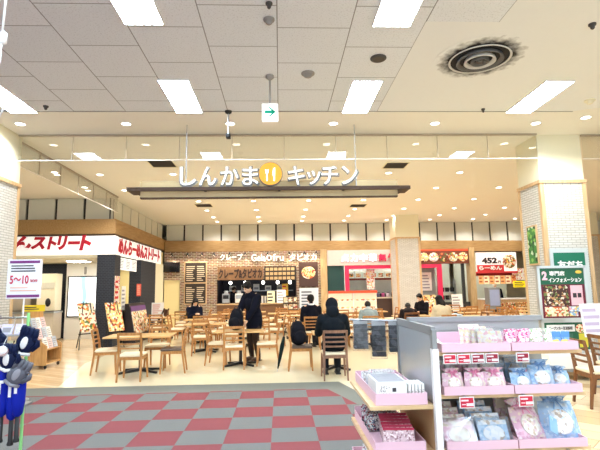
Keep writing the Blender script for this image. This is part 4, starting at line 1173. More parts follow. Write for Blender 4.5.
# small things on and by the tables
sheet('white paper tray mat lying on the hooded person\'s table edge', (1.38, 9.25, 0.723), 0.35, 0.3, 0.006, PAPER, 'paper', 0, name='paper_mat', t=0.22)
r = thing('umbrella', 'closed black umbrella leaning against the chair with the backpack', 'umbrella', (0, 0, 0))
UMB = M('black_green_cloth', (20, 34, 32), .8, bump=.2, spec=.15)
a, b = Vector((-0.07, 9.28, 0.005)), Vector((0.098, 9.33, 0.8))
d_ = (b-a)
pt = lambda t: tuple(a + d_*t)
MB().tube([pt(0.07), pt(0.3), pt(0.6), pt(0.82)], [0.012, 0.032, 0.042, 0.024], 10).build('canopy', UMB, r, True)
MB().tube([pt(0), pt(0.07)], [0.004, 0.006], 6).build('ferrule', STEEL, r)
hk = [pt(0.82), pt(0.97)]
for k in range(1, 8):
    t = PI*k/7
    hk.append((pt(0.97)[0] + 0.035*(1-math.cos(t)), pt(0.97)[1], pt(0.97)[2] + 0.045*math.sin(t)))
MB().tube(hk, 0.009, 8).build('handle', BLACK, r, True)
NAVYBAG = M('black_bag_cloth', (17, 19, 28), .8, var=.15, bump=.25, spec=.15)
def backpack(label, x, y, z, rz, s=1.0):
    r = thing('backpack', label, 'backpack', (x, y, z), rz)
    r.scale = (s, s, s)
    q = MB(); q.ell((0,0,.15), (.165,.12,.15), None, 16, 12); q.ell((.0,.01,.27), (.135,.105,.14), None, 16, 12); q.ell((-.01,.02,.37), (.09,.08,.075), None, 16, 12)
    finish('bag_body', skinmesh('bag_body', q, .015), NAVYBAG, r, True)
    MB().ell((0,-0.1,0.15), (0.115,0.055,0.12), None, 14, 10).build('front_pocket', NAVYBAG, r, True)
    for sx in (-1, 1):
        MB().tube([(sx*0.07,0.08,0.42), (sx*0.1,0.15,0.32), (sx*0.1,0.15,0.15), (sx*0.08,0.1,0.04)], 0.016, 6).build('strap', BLACK, r, True)
    MB().tube([(-0.05,0.02,0.43), (-0.03,0.02,0.475), (0.03,0.02,0.475), (0.05,0.02,0.43)], 0.009, 6).build('grab_handle', BLACK, r, True)
    return r
backpack('black backpack slumped upright on a chair beside the hooded person', 0.36, 9.47, 0.468, 0.25, 1.08)
backpack('dark backpack standing on the standing man\'s table left of his hand', -0.95, 10.24, 0.718, -0.2, 1.05)
# ------------------------------------------------------------------ information board and pillar posters
CLOSE = [patches_mat('close_food_a', (246, 226, 190), [(224, 120, 60), (240, 236, 220), (120, 150, 70), (200, 80, 50)], 34), patches_mat('close_food_b', (70, 40, 34), [(200, 150, 100), (236, 220, 200), (150, 80, 60), (110, 130, 70)], 30), patches_mat('close_food_c', (244, 244, 240), [(250, 220, 120), (150, 190, 220), (240, 170, 180)], 30)]
SILVER = M('silver_frame', (206, 210, 208), .3, .6)
r = thing('information_board', 'tall silver framed information board with green header and food photos on the right', 'sign board', (4.88, 7.95, 0), -0.02); r.scale = (1.03, 1, .95)
mb = MB(); w = 0.42
mb.bx(-w, -w+0.045, -0.04, 0.04, 0.45, 2.0); mb.bx(w-0.045, w, -0.04, 0.04, 0.45, 2.0); mb.bx(-w, w, -0.04, 0.04, 1.955, 2.0); mb.bx(-w, w, -0.04, 0.04, 0.98, 1.06); mb.bx(-w, w, -0.04, 0.04, 0.45, 0.5)
mb.build('frame', SILVER, r)
GRN = M('board_green', (22, 94, 66), .45)
MAR = M('board_maroon', (112, 18, 48), .45)
MB().bx(-w+0.04, w-0.04, -0.02, 0.02, 1.06, 1.96).build('maroon_panel', MAR, r)
MB().bx(-w+0.04, w-0.04, -0.026, -0.02, 1.66, 1.96).build('green_header', GRN, r)
text('専門店', WHITE, r, (-0.08, -0.03, 1.86), 0.26, 0.085, extrude=0.003, bold=0.03)
text('インフォメーション', WHITE, r, (0.05, -0.03, 1.74), 0.56, 0.085, extrude=0.003, bold=0.03)
text('2', M('header_pink', (244, 200, 214), .5), r, (-0.295, -0.03, 1.82), 0.09, 0.16, extrude=0.003, bold=0.05)
MB().ell((0.29,-0.03,1.88), (0.055,0.006,0.03)).build('header_badge', M('gold_badge', (226, 190, 80), .5), r)
for k, (x0, x1, z0, z1, m) in enumerate(((-0.33,-0.1,1.28,1.64,1), (-0.09,0.09,1.28,1.64,1), (-0.33,0.06,1.09,1.26,0), )):
    MB().bx(x0, x1, -0.03, -0.02, z0, z1).build('food_photo', CLOSE[m], r)
q = MB().bx(0.13, 0.33, -0.03, -0.02, 1.28, 1.64).build('pink_leaflet', M('leaflet_pink', (246, 196, 206), .5), r)
mb = MB(); mb.bx(0.16, 0.22, -0.035, -0.03, 1.42, 1.5); mb.bx(0.24, 0.3, -0.035, -0.03, 1.42, 1.5); mb.build('dark_picture', M('dark_picture', (60, 50, 56), .5), q)
for x0, x1, z0, z1 in ((0.08,0.2,1.17,1.26), (0.21,0.34,1.17,1.26), (0.08,0.22,1.09,1.16)):
    MB().bx(x0, x1, -0.03, -0.02, z0, z1).build('leaflet', CLOSE[2], r)
MB().bx(-w+0.04, w-0.04, -0.02, 0.02, 0.5, 0.98).build('green_panel', GRN, r)
MB().bx(-0.33, 0.14, -0.03, -0.02, 0.82, 0.94).build('white_title_strip', WHITE, r)
text('オープンカー生活情報', INK, r, (-0.1, -0.034, 0.88), 0.4, 0.06, extrude=0.002, bold=0.02)
MB().ell((0.24,-0.03,0.87), (0.09,0.008,0.08)).build('photo_badge', CLOSE[0], r)
MB().bx(-0.34, 0.1, -0.03, -0.02, 0.54, 0.78).build('leaflet', M('lower_leaflet', (60, 110, 90), .5), r)
MB().bx(0.2, 0.34, -0.03, -0.02, 0.54, 0.78).build('yellow_leaflet', M('leaflet_yellow', (228, 216, 70), .5), r)
MB().bx(-w, w, -0.2, 0.2, 0.2, 0.44).build('white_base', WHITE, r, bevel=0.01)
MB().bx(-w, w, -0.2, 0.2, 0.15, 0.2).build('grey_plinth', GREYMETAL, r)
for sx in (-1, 1):
    for sy in (-1, 1):
        MB().cyl((sx*0.36-0.015, sy*0.16, 0.075), (sx*0.36+0.015, sy*0.16, 0.075), 0.075).build('caster', BLACK, r)
r = thing('pillar_poster', 'green poster in a silver frame on the front of the large brick pillar', 'poster', (5.28, 8.33, -.07)); r.scale = (1.08, 1, 1)
mb = MB(); mb.bx(-0.33, 0.33, -0.035, 0.0, 1.3, 2.3); mb.build('frame', SILVER, r)
MB().bx(-0.27, 0.27, -0.042, -0.035, 1.36, 2.22).build('green_sheet', M('poster_green', (12, 112, 84), .45), r)
text('友だち', WHITE, r, (0.0, -0.048, 2.0), 0.44, 0.15, extrude=0.003, bold=0.04)
r = thing('plant_picture', 'narrow framed green leaf picture on the left side of the large brick pillar', 'picture', (4.88, 8.72, 1.95), -PI/2)
MB().bx(-0.17, 0.17, -0.03, 0.0, 0, 0.76).build('frame', OAK, r)
MB().bx(-0.14, 0.14, -0.036, -0.03, 0.03, 0.73).build('leaf_print', patches_mat('leaf_print', (60, 130, 60), [(30, 96, 44), (130, 180, 90), (200, 220, 190), (20, 70, 40)], 16), r)

# ------------------------------------------------------------------ right display rack
LW = wood_mat('light_shelf_wood', (214, 180, 132), (232, 204, 160), .45, 'x', 3, 10)
PINK = M('pale_pink_card', (234, 194, 208), .5, var=.01)
ACRYL = M('grey_frosted_panel', (186, 190, 192), .2, .3, var=.03)
r = thing('display_rack', 'tall grey shop rack with wooden shelves for pink trays at right foreground', 'display rack', (1.5, 3.45, 0))
def rk(n, mb, m, bev=0.0):
    for i, v in enumerate(mb.v): mb.v[i] = (v[0]-1.5, v[1]-3.45, v[2])
    return mb.build(n, m, r, bevel=bev)
rk('back_panel', MB().bx(1.0, 2.0, 3.6, 3.63, 0.1, 1.33), M('rack_grey_panel', (170, 173, 172), .4, .2), 0)
rk('back_top_rail', MB().bx(0.98, 2.02, 3.58, 3.65, 1.31, 1.345), GREYMETAL)
rk('side_panel', MB().bx(0.985, 1.0, 3.1, 3.95, 0.12, 1.31), ACRYL)
rk('side_top_rail', MB().bx(0.978, 1.007, 3.06, 3.97, 1.27, 1.32), GREYMETAL)
rk('front_post', MB().bx(0.972, 1.012, 3.03, 3.075, 0, 1.18), WHITE)
rk('front_post', MB().bx(0.978, 1.008, 3.04, 3.075, 1.18, 1.3), GREYMETAL)
rk('rear_post', MB().bx(0.975, 1.01, 3.93, 3.97, 0, 1.31), GREYMETAL)
rk('rear_post', MB().bx(1.97, 2.0, 3.63, 3.66, 0, 1.31), GREYMETAL)
for z in (1.127, 0.857, 0.521, 0.12):
    rk('shelf_board', MB().bx(1.01, 2.0, 3.1, 3.6, z, z+0.024), LW)
rk('kick_plate', MB().bx(1.01, 2.0, 3.14, 3.6, 0.0, 0.12), GREYMETAL)
for z in (0.804, 0.52):  # side shelf, trays and goods scaled about the camera to clear the front post
    rk('side_shelf_board', MB().bx(0.565, 0.98, 3.07, 3.93, z, z+0.024), LW)
rk('side_shelf_board', MB().bx(0.55, 0.98, 3.07, 3.93, 0.2, 0.224), LW)
rk('side_support', MB().bx(0.972, 0.985, 3.09, 3.93, 0.0, 0.8), M('rack_wood_side', (196, 160, 116), .5))
rk('hook_rail', MB().tube([(0.985,3.95,1.3), (0.62,4.2,1.3)], 0.01, 6), STEEL)

def tray(label, x0, x1, y0, y1, z, lip, back, rz=0.0):
    t = thing('pink_tray', label, 'display tray', ((x0+x1)/2, y0, z))
    w = (x1-x0)/2; d = y1-y0; q = 0.006
    MB().bx(-w, w, 0, d, 0, q).build('base', PINK, t)
    MB().bx(-w, w, 0, q, q, lip).build('front_lip', PINK, t)
    MB().bx(-w, w, d-q, d, q, back).build('back_wall', PINK, t)
    for sx in (-1, 1):
        MB().prism([(q, q), (d-q, q), (d-q, min(back, lip)), (q, lip)], sx*w-(q if sx > 0 else 0), sx*w+(q if sx < 0 else 0), 'x').build('side_wall', PINK, t)
    return t
ZT = [1.152, 0.882, 0.546]
for k, (z, n) in enumerate(zip(ZT, ('top', 'middle', 'lowest'))):
    for j, (a, b) in enumerate(((1.05 - 0.0*k, 1.508), (1.516, 1.965))):
        tray('pale pink card tray on the %s of the front shelves, %s one' % (n + ' tier', ('left', 'right')[j]), a, b, 3.075, 3.56, z, 0.054, (0.085, 0.07, 0.07)[k])
tray('pale pink card tray of slim white boxes on the upper left side shelf', 0.605, 0.94, 3.085, 3.9, 0.83, 0.072, 0.08)
tray('pale pink card tray of bagged cards on the lower left side shelf', 0.59, 0.915, 3.08, 3.9, 0.546, 0.062, 0.09)
tray('pale pink card tray of white patterned pouches on the lowest left side shelf', 0.56, 0.9, 3.08, 3.9, 0.226, 0.1, 0.1)

# price cards
TAGR = [M('price_red', (206, 30, 62), .45), M('price_dark_red', (150, 20, 52), .45)]
def price(x, z, label, k=0, w=0.085, h=0.062, y=3.062):
    r = thing('price_card', label, 'price card', (x, y, z), 0, 'red price cards')
    MB().bx(-w/2, w/2, -0.003, 0.003, -h/2, h/2).build('card', WHITE, r)
    MB().bx(-w/2+0.006, w/2-0.006, -0.005, -0.003, -h/2+0.006, h/2-0.006).build('red_field', TAGR[k], r)
    mb = MB(); mb.bx(-w*0.4, w*0.1, -0.0065, -0.005, h*0.12, h*0.26); mb.bx(-w*0.05, w*0.42, -0.0065, -0.005, -h*0.3, -h*0.05); mb.bx(-w*0.36, -w*0.1, -0.0065, -0.005, -h*0.2, -h*0.12)
    mb.build('white_print', M('price_print', (250, 224, 228), .5), r)
    MB().bx(-0.008, 0.008, 0.003, 0.04, h/2-0.012, h/2).build('clip', STEEL, r)
for k in range(4):
    price(1.092 + k*0.093, 1.112, 'red price card under the top left tray, %s of four' % ordn(k), k // 2)
price(1.574, 1.112, 'red price card alone under the top right tray', 1)
price(1.187, 0.84, 'red price card alone under the middle left tray', 0, 0.095, 0.07)
price(1.575, 0.84, 'red price card alone under the middle right tray', 0, 0.095, 0.07)
for k, (x, n) in enumerate(((1.19, 'leftmost'), (1.385, 'second from left'), (1.6, 'third from left'), (1.84, 'rightmost'))):
    price(x, 0.503, 'wide red price card under the lowest front trays, %s' % n, k // 2, 0.16, 0.05)

# pouches in clear bags
CLEAR = glass_mat('clear_plastic_film', (0.98, 0.98, 0.98, 1), 0.06, 0.12)
def prt(nm, base, cols, sc=22, thr=0.45): return patches_mat(nm, base, cols, sc*2.6, 0.6, thr)
PINKP = prt('pink_flower_print', (238, 200, 214), [(232, 180, 200), (246, 228, 230), (222, 166, 188), (244, 226, 210)])
BLUEP = prt('blue_pastel_print', (166, 198, 230), [(190, 214, 238), (144, 182, 220), (206, 224, 242), (180, 196, 214)])
CREAMP = prt('cream_pastel_print', (246, 238, 226), [(240, 218, 206), (232, 206, 210), (250, 248, 242), (214, 190, 164)])
WHITEP = prt('white_pastel_print', (238, 240, 244), [(214, 226, 242), (232, 224, 214), (246, 246, 248), (196, 180, 168)], 18)
def cloth(mb, seed, amp):
    rnd = random.Random(seed)
    mb.v = [(x + rnd.uniform(-amp, amp), y + rnd.uniform(-amp, amp), z + rnd.uniform(-amp, amp)) for x, y, z in mb.v]
    return mb
def pouch(label, x, y, z, w, h, lean, rz, ruffle, front, cord, name='drawstring_pouch', seed=1):
    """a drawstring pouch lying back in its clear bag: rounded body, patch, gathered neck, bow"""
    t = thing(name, label, 'pouch', (x, y, z), rz)
    t.rotation_euler = (-lean, 0, rz)
    k = w/2
    mb = MB()
    N_ = 14; M_ = 10
    vs = []; fs = []
    for s in (-1, 1):
        o = len(vs)
        for i in range(M_+1):
            v = i/M_
            for j in range(N_+1):
                u = -1 + 2*j/N_
                wd = k*(1 - 0.12*v**3)
                th = 0.16*w*(1-abs(u)**3)*(1-(2*v-1)**4)
                vs.append((u*wd, s*(th+0.002), v*h*0.82 ))
        for i in range(M_):
            for j in range(N_):
                a = o+i*(N_+1)+j
                fs.append((a, a+1, a+N_+2, a+N_+1))
    mb.add(vs, fs); cloth(mb, seed, 0.0018)
    mb.build('pouch_body', ruffle, t, True)
    pm = MB(); pm.ell((0,-0.16*w,h*0.36), (k*0.62, 0.012, h*0.26), None, 16, 8)
    pm.build('printed_patch', front, t, True)
    rm = MB()
    vs = []; fs = []
    n = 22
    for i in range(4):
        for j in range(n):
            a = 2*PI*j/n
            rr = (0.62, 0.5, 0.66, 0.86)[i]
            wob = 1 + (0.12 if i > 1 else 0.04)*math.sin(a*7+seed)
            vs.append((math.cos(a)*k*rr*wob, math.sin(a)*k*0.34*rr*wob, h*(0.78, 0.84, 0.92, 1.0)[i]))
    for i in range(3):
        for j in range(n): fs.append((i*n+j, i*n+(j+1)%n, (i+1)*n+(j+1)%n, (i+1)*n+j))
    rm.add(vs, fs); rm.build('ruffled_neck', ruffle, t, True)
    cm = MB()
    pts = [(math.cos(2*PI*j/16)*k*0.54, math.sin(2*PI*j/16)*k*0.22, h*0.84) for j in range(17)]
    cm.tube(pts, 0.004, 5)
    for s in (-1, 1):
        cm.tube([(0,-k*0.24,h*0.84), (s*k*0.3,-k*0.34,h*0.92), (s*k*0.42,-k*0.34,h*0.84), (s*k*0.2,-k*0.3,h*0.78), (0,-k*0.24,h*0.84)], 0.004, 5)
        cm.tube([(0,-k*0.24,h*0.84), (s*k*0.24,-k*0.38,h*0.62)], 0.004, 5)
    cm.build('drawstring', cord, t, True)
    return t
def flatpack(label, x, y, z, w, h, lean, rz, base, front, name='folded_pouch', n=1, seed=1, film=True, cat='packaged pouch', tag_=None):
    """a folded cloth item in a clear bag with a header and a printed picture"""
    t = thing(name, label, cat, (x, y, z), rz)
    t.rotation_euler = (-lean, 0, rz)
    mb = MB(); mb.box((0,0,h*0.45), (w, 0.022, h*0.9)); mb.build('folded_cloth', base, t, bevel=0.008)
    MB().ell((0.0,-0.012,h*0.4), (w*0.36, 0.006, h*0.3), None, 16, 8).build('printed_picture', front, t, True)
    MB().bx(-w*0.46, w*0.46, -0.014, -0.011, h*0.72, h*0.88).build('hem_band', base if front is base else front, t)
    if tag_:
        MB().bx(-w*0.45, -w*0.12, -0.02, -0.014, h*0.62, h*0.86).build('paper_tag', tag_, t)
    if film:
        f = MB(); f.box((0,-0.001,h*0.5), (w*1.08, 0.05, h)); cloth(f, seed, 0.004); f.build('clear_bag', CLEAR, t)
    return t
WCORD = M('pink_cord', (236, 150, 184), .6)
BCORD = M('blue_cord', (120, 160, 210), .6)
# middle tier
Z = ZT[1] + 0.008
for k, (x, w) in enumerate(((1.135, .15), (1.28, .14), (1.405, .15))):
    pouch('pink and cream drawstring pouch in the middle left tray, %s of three in front' % ('left', 'middle', 'right')[k], x, 3.13, Z, w, .15, 0.25, (0.12, -.05, -0.2)[k], PINKP, CREAMP, WCORD, seed=k)
for k, x in enumerate((1.1, 1.22, 1.34)):
    flatpack('bagged pink cloth pouch standing behind in the middle left tray, %s one' % ('left', 'middle', 'right')[k], x, 3.35, Z, .12, .19, 0.12, (.2, -.1, .1)[k], PINKP, CREAMP, seed=k)
flatpack('bagged greyish pink pouch at the right end of the middle left tray', 1.455, 3.33, Z, .1, .16, 0.15, -.2, prt('mauve_print', (206, 180, 190), [(180, 150, 166), (240, 226, 226)], 18), CREAMP, seed=7)
for k, (x, w) in enumerate(((1.6, .15), (1.745, .17), (1.885, .13))):
    pouch('light blue drawstring pouch in the middle right tray, %s of three in front' % ('left', 'middle', 'right')[k], x, 3.14+0.02*k, Z, w, (.14, .19, .15)[k], (0.3, .25, .6)[k], (0.1, -.1, -0.3)[k], BLUEP, WHITEP, BCORD, seed=k+4)
flatpack('bagged light blue pouch behind the others in the middle right tray', 1.66, 3.36, Z, .15, .2, 0.1, .15, BLUEP, WHITEP, seed=11)
flatpack('bagged dusky blue pouch at the back left of the middle right tray', 1.555, 3.36, Z, .06, .16, 0.1, -.25, prt('slate_print', (130, 146, 176), [(100, 116, 150), (190, 200, 220)], 18), BLUEP, seed=12)
# lowest tier
Z = ZT[2] + 0.008
for k in range(4):
    flatpack('folded pink bag in the left pile of the lowest left tray, %s from front' % ordn(k), 1.16-0.012*k, 3.13+0.085*k, Z+0.012*k, .21, .17+.012*k, 0.5, .04, PINKP if k else PINKP, CREAMP, 'folded_bag', seed=k, film=(k == 0))
for k in range(4):
    flatpack('folded light blue bag in the right pile of the lowest left tray, %s from front' % ordn(k), 1.388-0.008*k, 3.13+0.085*k, Z+0.012*k, .2, .17+.012*k, 0.42, -.02, BLUEP, WHITEP, 'folded_bag', seed=k+20, film=(k == 0))
pouch('long pink bag with a paper tag at the left of the lowest right tray', 1.66, 3.16, Z, .22, .28, 0.55, 0.18, PINKP, CREAMP, WCORD, 'bagged_pouch', seed=31)
flatpack('pink bag packed upright behind the long pink bag in the lowest right tray', 1.62, 3.4, Z, .2, .26, 0.15, 0.1, PINKP, CREAMP, 'bagged_pouch', seed=32, tag_=M('cream_tag', (240, 226, 200), .5))
pouch('large light blue bag with a pastel print in the lowest right tray', 1.865, 3.17, Z, .25, .31, 0.45, -0.1, BLUEP, WHITEP, BCORD, 'bagged_pouch', seed=33)
r = thing('swing_tag', 'square light blue swing tag propped against the large light blue bag', 'tag', (1.765, 3.105, Z+0.07), 0.5)
MB().box((0,0,0.05), (.09, .006, .1), (-.3, .5, 0)).build('card', M('tag_blue', (150, 196, 232), .5), r)
MB().tube([(0.0,0.0,0.08), (0.02,0.04,0.13)], 0.002, 5).build('string', WHITE, r)
# top tier
Z = ZT[0] + 0.008
flatpack('white paper sheet lying crumpled in the left corner of the top left tray', 1.1, 3.25, Z, .09, .1, 1.1, .4, WHITE, WHITE, 'paper_sheet', film=False, cat='paper')
STR = prt('striped_candy_print', (250, 242, 230), [(248, 214, 218), (250, 236, 196), (238, 244, 230), (244, 196, 200)], 24, 0.6)
for k in range(4):
    flatpack('pastel striped pouch pack in the pile of the top left tray, %s from front' % ordn(k), 1.43-0.02*k, 3.2+0.06*k, Z, .16, .125+.012*k, 0.2, .1*k-.15, STR, STR, 'striped_pack', seed=k+40, film=(k < 2))
PK = prt('magenta_flower_print', (248, 206, 224), [(226, 90, 150), (200, 60, 110), (252, 244, 246), (160, 60, 90)], 50, 0.6)
GP = prt('white_green_print', (246, 248, 238), [(150, 200, 120), (236, 240, 226), (240, 200, 200), (120, 170, 100)], 50, 0.5)
BP = prt('blue_yellow_print', (130, 180, 230), [(244, 220, 110), (200, 226, 246), (90, 140, 200)], 30, 0.5)
def minipack(label, x, y, z, m, w=.075, h=.12, rz=0.0):
    t = thing('small_gift_bag', label, 'small pack', (x, y, z), rz, 'small packs in the top right tray')
    mb = MB(); mb.ell((0,0,h*.42), (w/2, .026, h*.44), None, 12, 8); mb.build('pack_body', m, t, True)
    MB().bx(-w*.44, w*.44, -.008, .008, h*.8, h).build('folded_top', m, t, bevel=.004)
    MB().bx(-w*.2, w*.2, -.03, -.024, h*.3, h*.5).build('label', WHITE, t)
for k in range(4): minipack('small pink flowered gift pack in the top right tray, %s from left' % ordn(k), 1.552+0.046*k, 3.2+0.03*(k % 2), Z, PK, .06)
for k in range(3): minipack('small white and green gift pack in the top right tray, %s from left' % ordn(k), 1.735+0.05*k, 3.2+0.03*(k % 2), Z, GP, .06)
for k in range(2):
    t = thing('small_blue_box', 'small blue and yellow box in the top right tray, %s one' % ('left', 'right')[k], 'small box', (1.882+0.062*k, 3.2, Z), 0, 'small packs in the top right tray')
    MB().bx(-.029, .029, -.02, .02, 0, .1).build('box', BP, t, bevel=.003)
    MB().bx(-.029, .029, -.021, -.0205, .062, .1).build('blue_lid_band', M('band_blue', (90, 150, 220), .5), t)
    MB().ell((0,-.021,.03), (.02,.004,.02)).build('yellow_picture', M('pic_yellow', (240, 214, 110), .5), t)

# left side shelf: slim white boxes
Z = 0.838
SLIM = M('slim_box_white', (244, 242, 238), .4)
rnd = random.Random(4)
PRM = prt('grey_small_print', (240, 236, 232), [(190, 180, 176), (210, 206, 200), (150, 140, 140)], 60, 0.35)
for k in range(12):
    t = thing('slim_box', 'slim white box in the row on the upper left side shelf, %s from front' % ordn(k), 'box', (0.715, 3.115+0.024*k, Z), 0.0, 'slim white boxes on the side shelf')
    MB().bx(-.1, .1, -.0085, .0085, 0, .135).build('box', SLIM, t)
    if k == 0:
        MB().bx(-.08, -.01, -.0095, -.0085, .02, .11).build('printed_panel', PRM, t); MB().bx(.005, .03, -.0095, -.0085, .07, .095).build('black_mark', INK, t)
    MB().bx(-.088, .088, -.0075, .0075, .132, .1365).build('grey_end_flap', GREYINK, t)
for k in range(5):
    t = thing('slim_box', 'slim white box set edge-on beside the row of white boxes, %s from left' % ordn(k), 'box', (0.835+0.022*k, 3.18, Z), 0.0, 'edge-on slim boxes on the side shelf')
    MB().bx(-.0075, .0075, -.07, .07, 0, .115).build('box', SLIM, t); MB().bx(-.0076, .0076, -.071, -.07, .03, .08).build('printed_panel', PRM, t)
for k in range(8):
    flatpack('clear packed %s card set behind the white boxes, %s from front' % ('white' if k % 2 else 'grey', ordn(k)), 0.725+0.07*(k % 2), 3.44+0.052*k, Z, .19, .1+.008*(k % 3), 0.3, .1*(k % 3-1), [PRM, PINKP, WHITEP, PRM][k % 4], PRM, 'card_pack', seed=k+50, film=(k < 3), cat='card pack')
# lower side shelf: bagged cards with crimson headers
Z = 0.554
CRIM = M('crimson_header', (178, 22, 66), .5)
CARDS = prt('card_front_print', (214, 186, 190), [(190, 160, 166), (236, 220, 220), (150, 110, 116)], 40, 0.5)
for k in range(6):
    t = thing('header_card', 'bagged card with crimson header on the lower left side shelf, %s from front' % ordn(k), 'card pack', (0.755+0.006*k, 3.12+0.055*k, Z+.004*k), 0, 'crimson headed cards')
    t.rotation_euler = (-.3, 0, -.06+.05*(k % 3-1))
    MB().bx(-.1, .1, -.004, .004, 0, .108).build('card', CARDS, t); MB().bx(-.1, .1, -.0045, .0045, .108, .125).build('crimson_header', CRIM, t)
MONO = prt('black_white_print', (236, 232, 230), [(40, 40, 60), (200, 190, 196), (160, 30, 60), (90, 90, 130)], 45, 0.6)
for k in range(6):
    flatpack('black and white patterned pouch behind the crimson headed cards, %s from front' % ordn(k), 0.72+.02*(k % 2), 3.5+.06*k, Z, .2, .13, .3, .08*(k % 3-1), MONO, MONO, 'patterned_pack', seed=k+70, film=(k < 2))
for k in range(3):
    pouch('white patterned pouch on the lowest left side shelf, %s from front' % ordn(k), 0.7, 3.2+.19*k, 0.236, .22, .25, .2, .1, prt('white_dotted_print', (244, 240, 238), [(200, 190, 200), (250, 250, 250), (170, 120, 130)], 30, .4), MONO, WCORD, seed=k+80)

# black pouches in clear bags on the rear hook rail
BLKC = prt('black_cloth_print', (40, 41, 48), [(30, 31, 38), (56, 58, 66), (78, 80, 88)], 9, .4)
for k, (x, y, w, h, zt) in enumerate(((0.7, 4.145, .135, .27, 1.3), (0.84, 4.05, .13, .33, 1.3), (0.955, 3.97, .1, .28, 1.3))):
    t = thing('hanging_black_pouch', 'black pouch in a clear bag hanging behind the rack, %s' % ('leftmost of three', 'middle and longest of three', 'rightmost of three')[k], 'hanging pouch', (x, y, zt), 0)
    mb = MB()
    for i in range(6): mb.box((0,0,-h*(.2+.13*i)), (w*.92, .03+.006*(i % 2), h*.128), (0,0,.03*(i % 3-1)))
    cloth(mb, k, .003); mb.build('black_pouch', BLKC, t, bevel=.006)
    f = MB(); f.box((0,0,-h*.5), (w*1.04, .055, h*.94)); cloth(f, k, .004); f.build('clear_bag', CLEAR, t)
    MB().bx(-w*.45, w*.45, -.004, .004, -h*.14, -.004).build('header_strip', M('clear_grey_header', (200, 204, 208), .4), t)
    MB().tube([(0,0,-.004), (0,-.012,.006), (0,0,.014)], .003, 5).build('hook', STEEL, t)

# ------------------------------------------------------------------ left foreground: toy baseball rack
r = thing('toy_rack', 'narrow hook rack with a pale green pole at the left edge', 'hook rack', (-2.21, 4.05, 0))
MB().cyl((0.11,0,0.03), (0.11,0,1.42), 0.012, n=10).build('green_pole', M('pale_green_pole', (150, 226, 140), .4), r)
MB().cyl((-0.2,0.02,0.03), (-0.2,0.02,1.42), 0.012, n=10).build('pole', STEEL, r)
for z in (1.38, 1.02, 0.98): MB().tube([(-0.22,0.01,z), (0.12,0.01,z)], 0.009, 6).build('cross_bar', STEEL, r)
for x in (-0.13, -0.02, 0.08): MB().tube([(x,0.0,1.38), (x,-0.16,1.39), (x,-0.17,1.41)], 0.005, 5).build('hook', STEEL, r)
MB().bx(-0.24, 0.15, -0.2, 0.2, 0, 0.03).build('base_plate', GREYMETAL, r)
NAVY = M('navy_leatherette', (15, 27, 62), .55, spec=.2, bump=.2, scale=40)
def glove(label, x, y, z, rz, tilt, mat, trim, s=1.0):
    t = thing('toy_glove', label, 'toy glove', (x, y, z)); t.rotation_euler = (0.1, tilt, rz); t.scale = (s, s, s)
    mb = MB(); mb.ell((0,0,0.075), (.078,.036,.085), None, 14, 10); mb.build('palm', mat, t, True)
    for k in range(4):
        MB().tube([(-.045+.03*k, 0, .1), (-.052+.034*k, -.008, .16), (-.05+.033*k, -.02, .205)], [.022,.023,.018], 8).build('finger', mat, t, True)
    MB().tube([(.06,-.005,.04), (.095,-.02,.09), (.09,-.035,.13)], [.022,.02,.014], 8).build('thumb', mat, t, True)
    MB().ell((-.005,-.03,.08), (.028,.012,.05)).build('white_palm_patch', trim, t, True)
    MB().tube([(-.06,-.005,.0), (0,-.035,-.008), (.06,-.005,.0)], .014, 6).build('wrist_strap', trim, t, True)
    MB().tube([(.045,-.01,.11), (.075,-.03,.135), (.085,-.03,.12)], .009, 6).build('webbing', mat, t, True)
glove('navy toy glove with white palm hanging right on the hook rack', -2.04, 3.88, 1.12, 0.1, 0.35, NAVY, WHITE)
glove('navy toy glove hanging at the far left of the hook rack', -2.25, 3.93, 1.12, -0.2, -0.3, NAVY, WHITE)
glove('navy and white toy glove hanging low in the middle of the hook rack', -2.13, 3.85, 1.0, 0.0, 0.1, NAVY, WHITE, .95)
glove('grey toy glove lying above the blue bat covers', -2.09, 3.85, 0.89, 0.3, 0.5, M('grey_leatherette', (96, 98, 108), .45, bump=.2, scale=40), M('grey_patch', (150, 150, 158), .5), .95)
r = thing('toy_ball', 'white toy ball beside the navy gloves', 'ball', (-2.15, 3.8, 1.14))
MB().ell((0,0,0), (.04,.04,.04), None, 20, 14).build('ball', WHITE, r, True)
MB().tube([(math.cos(a)*.0405, math.sin(a)*.028, math.sin(a)*.029) for a in [2*PI*k/20 for k in range(21)]], .0016, 5).build('seam', M('seam_red', (190, 60, 60), .6), r)
MB().tube([(0,0,0.04), (0.03,0.08,0.2), (0.03,0.1,0.26)], .003, 5).build('string_net', STEEL, r)
BLUE = M('royal_blue_cloth', (12, 34, 160), .6, spec=.2, var=.12, scale=20, bump=.2)
for k, (x, dz) in enumerate(((-2.185, 0.02), (-2.115, -0.01), (-2.06, 0.02))):
    t = thing('toy_bat', 'toy bat in a blue cover hanging handle down, %s of three' % ('left', 'middle', 'right')[k], 'toy bat', (x, 3.9+.02*(k % 2), 0.42+dz), 0)
    MB().lathe([(0.0,0.0),(.022,0.0),(.024,.012),(.017,.03),(.017,.21),(.0,.21)], n=14).build('black_grip', BLACK, t, True)
    MB().lathe([(0.017,.19),(.036,.21),(.048,.3),(.05,.5),(.046,.56),(.0,.58)], n=18).build('blue_cover', BLUE, t, True)
    MB().tube([(0,0,.575), (0,.02,.62), (0,.05,.64)], .004, 5).build('hang_loop', STEEL, t)
    mb = MB(); mb.box((0,-.05,.42), (.022, .004, .1)); mb.box((.014,-.0485,.46), (.03,.004,.022)); mb.build('white_emblem', WHITE, t)
r = thing('hang_card', 'dark card strip with white print at the bottom left edge', 'hang card', (-2.3, 3.9, 0.3))
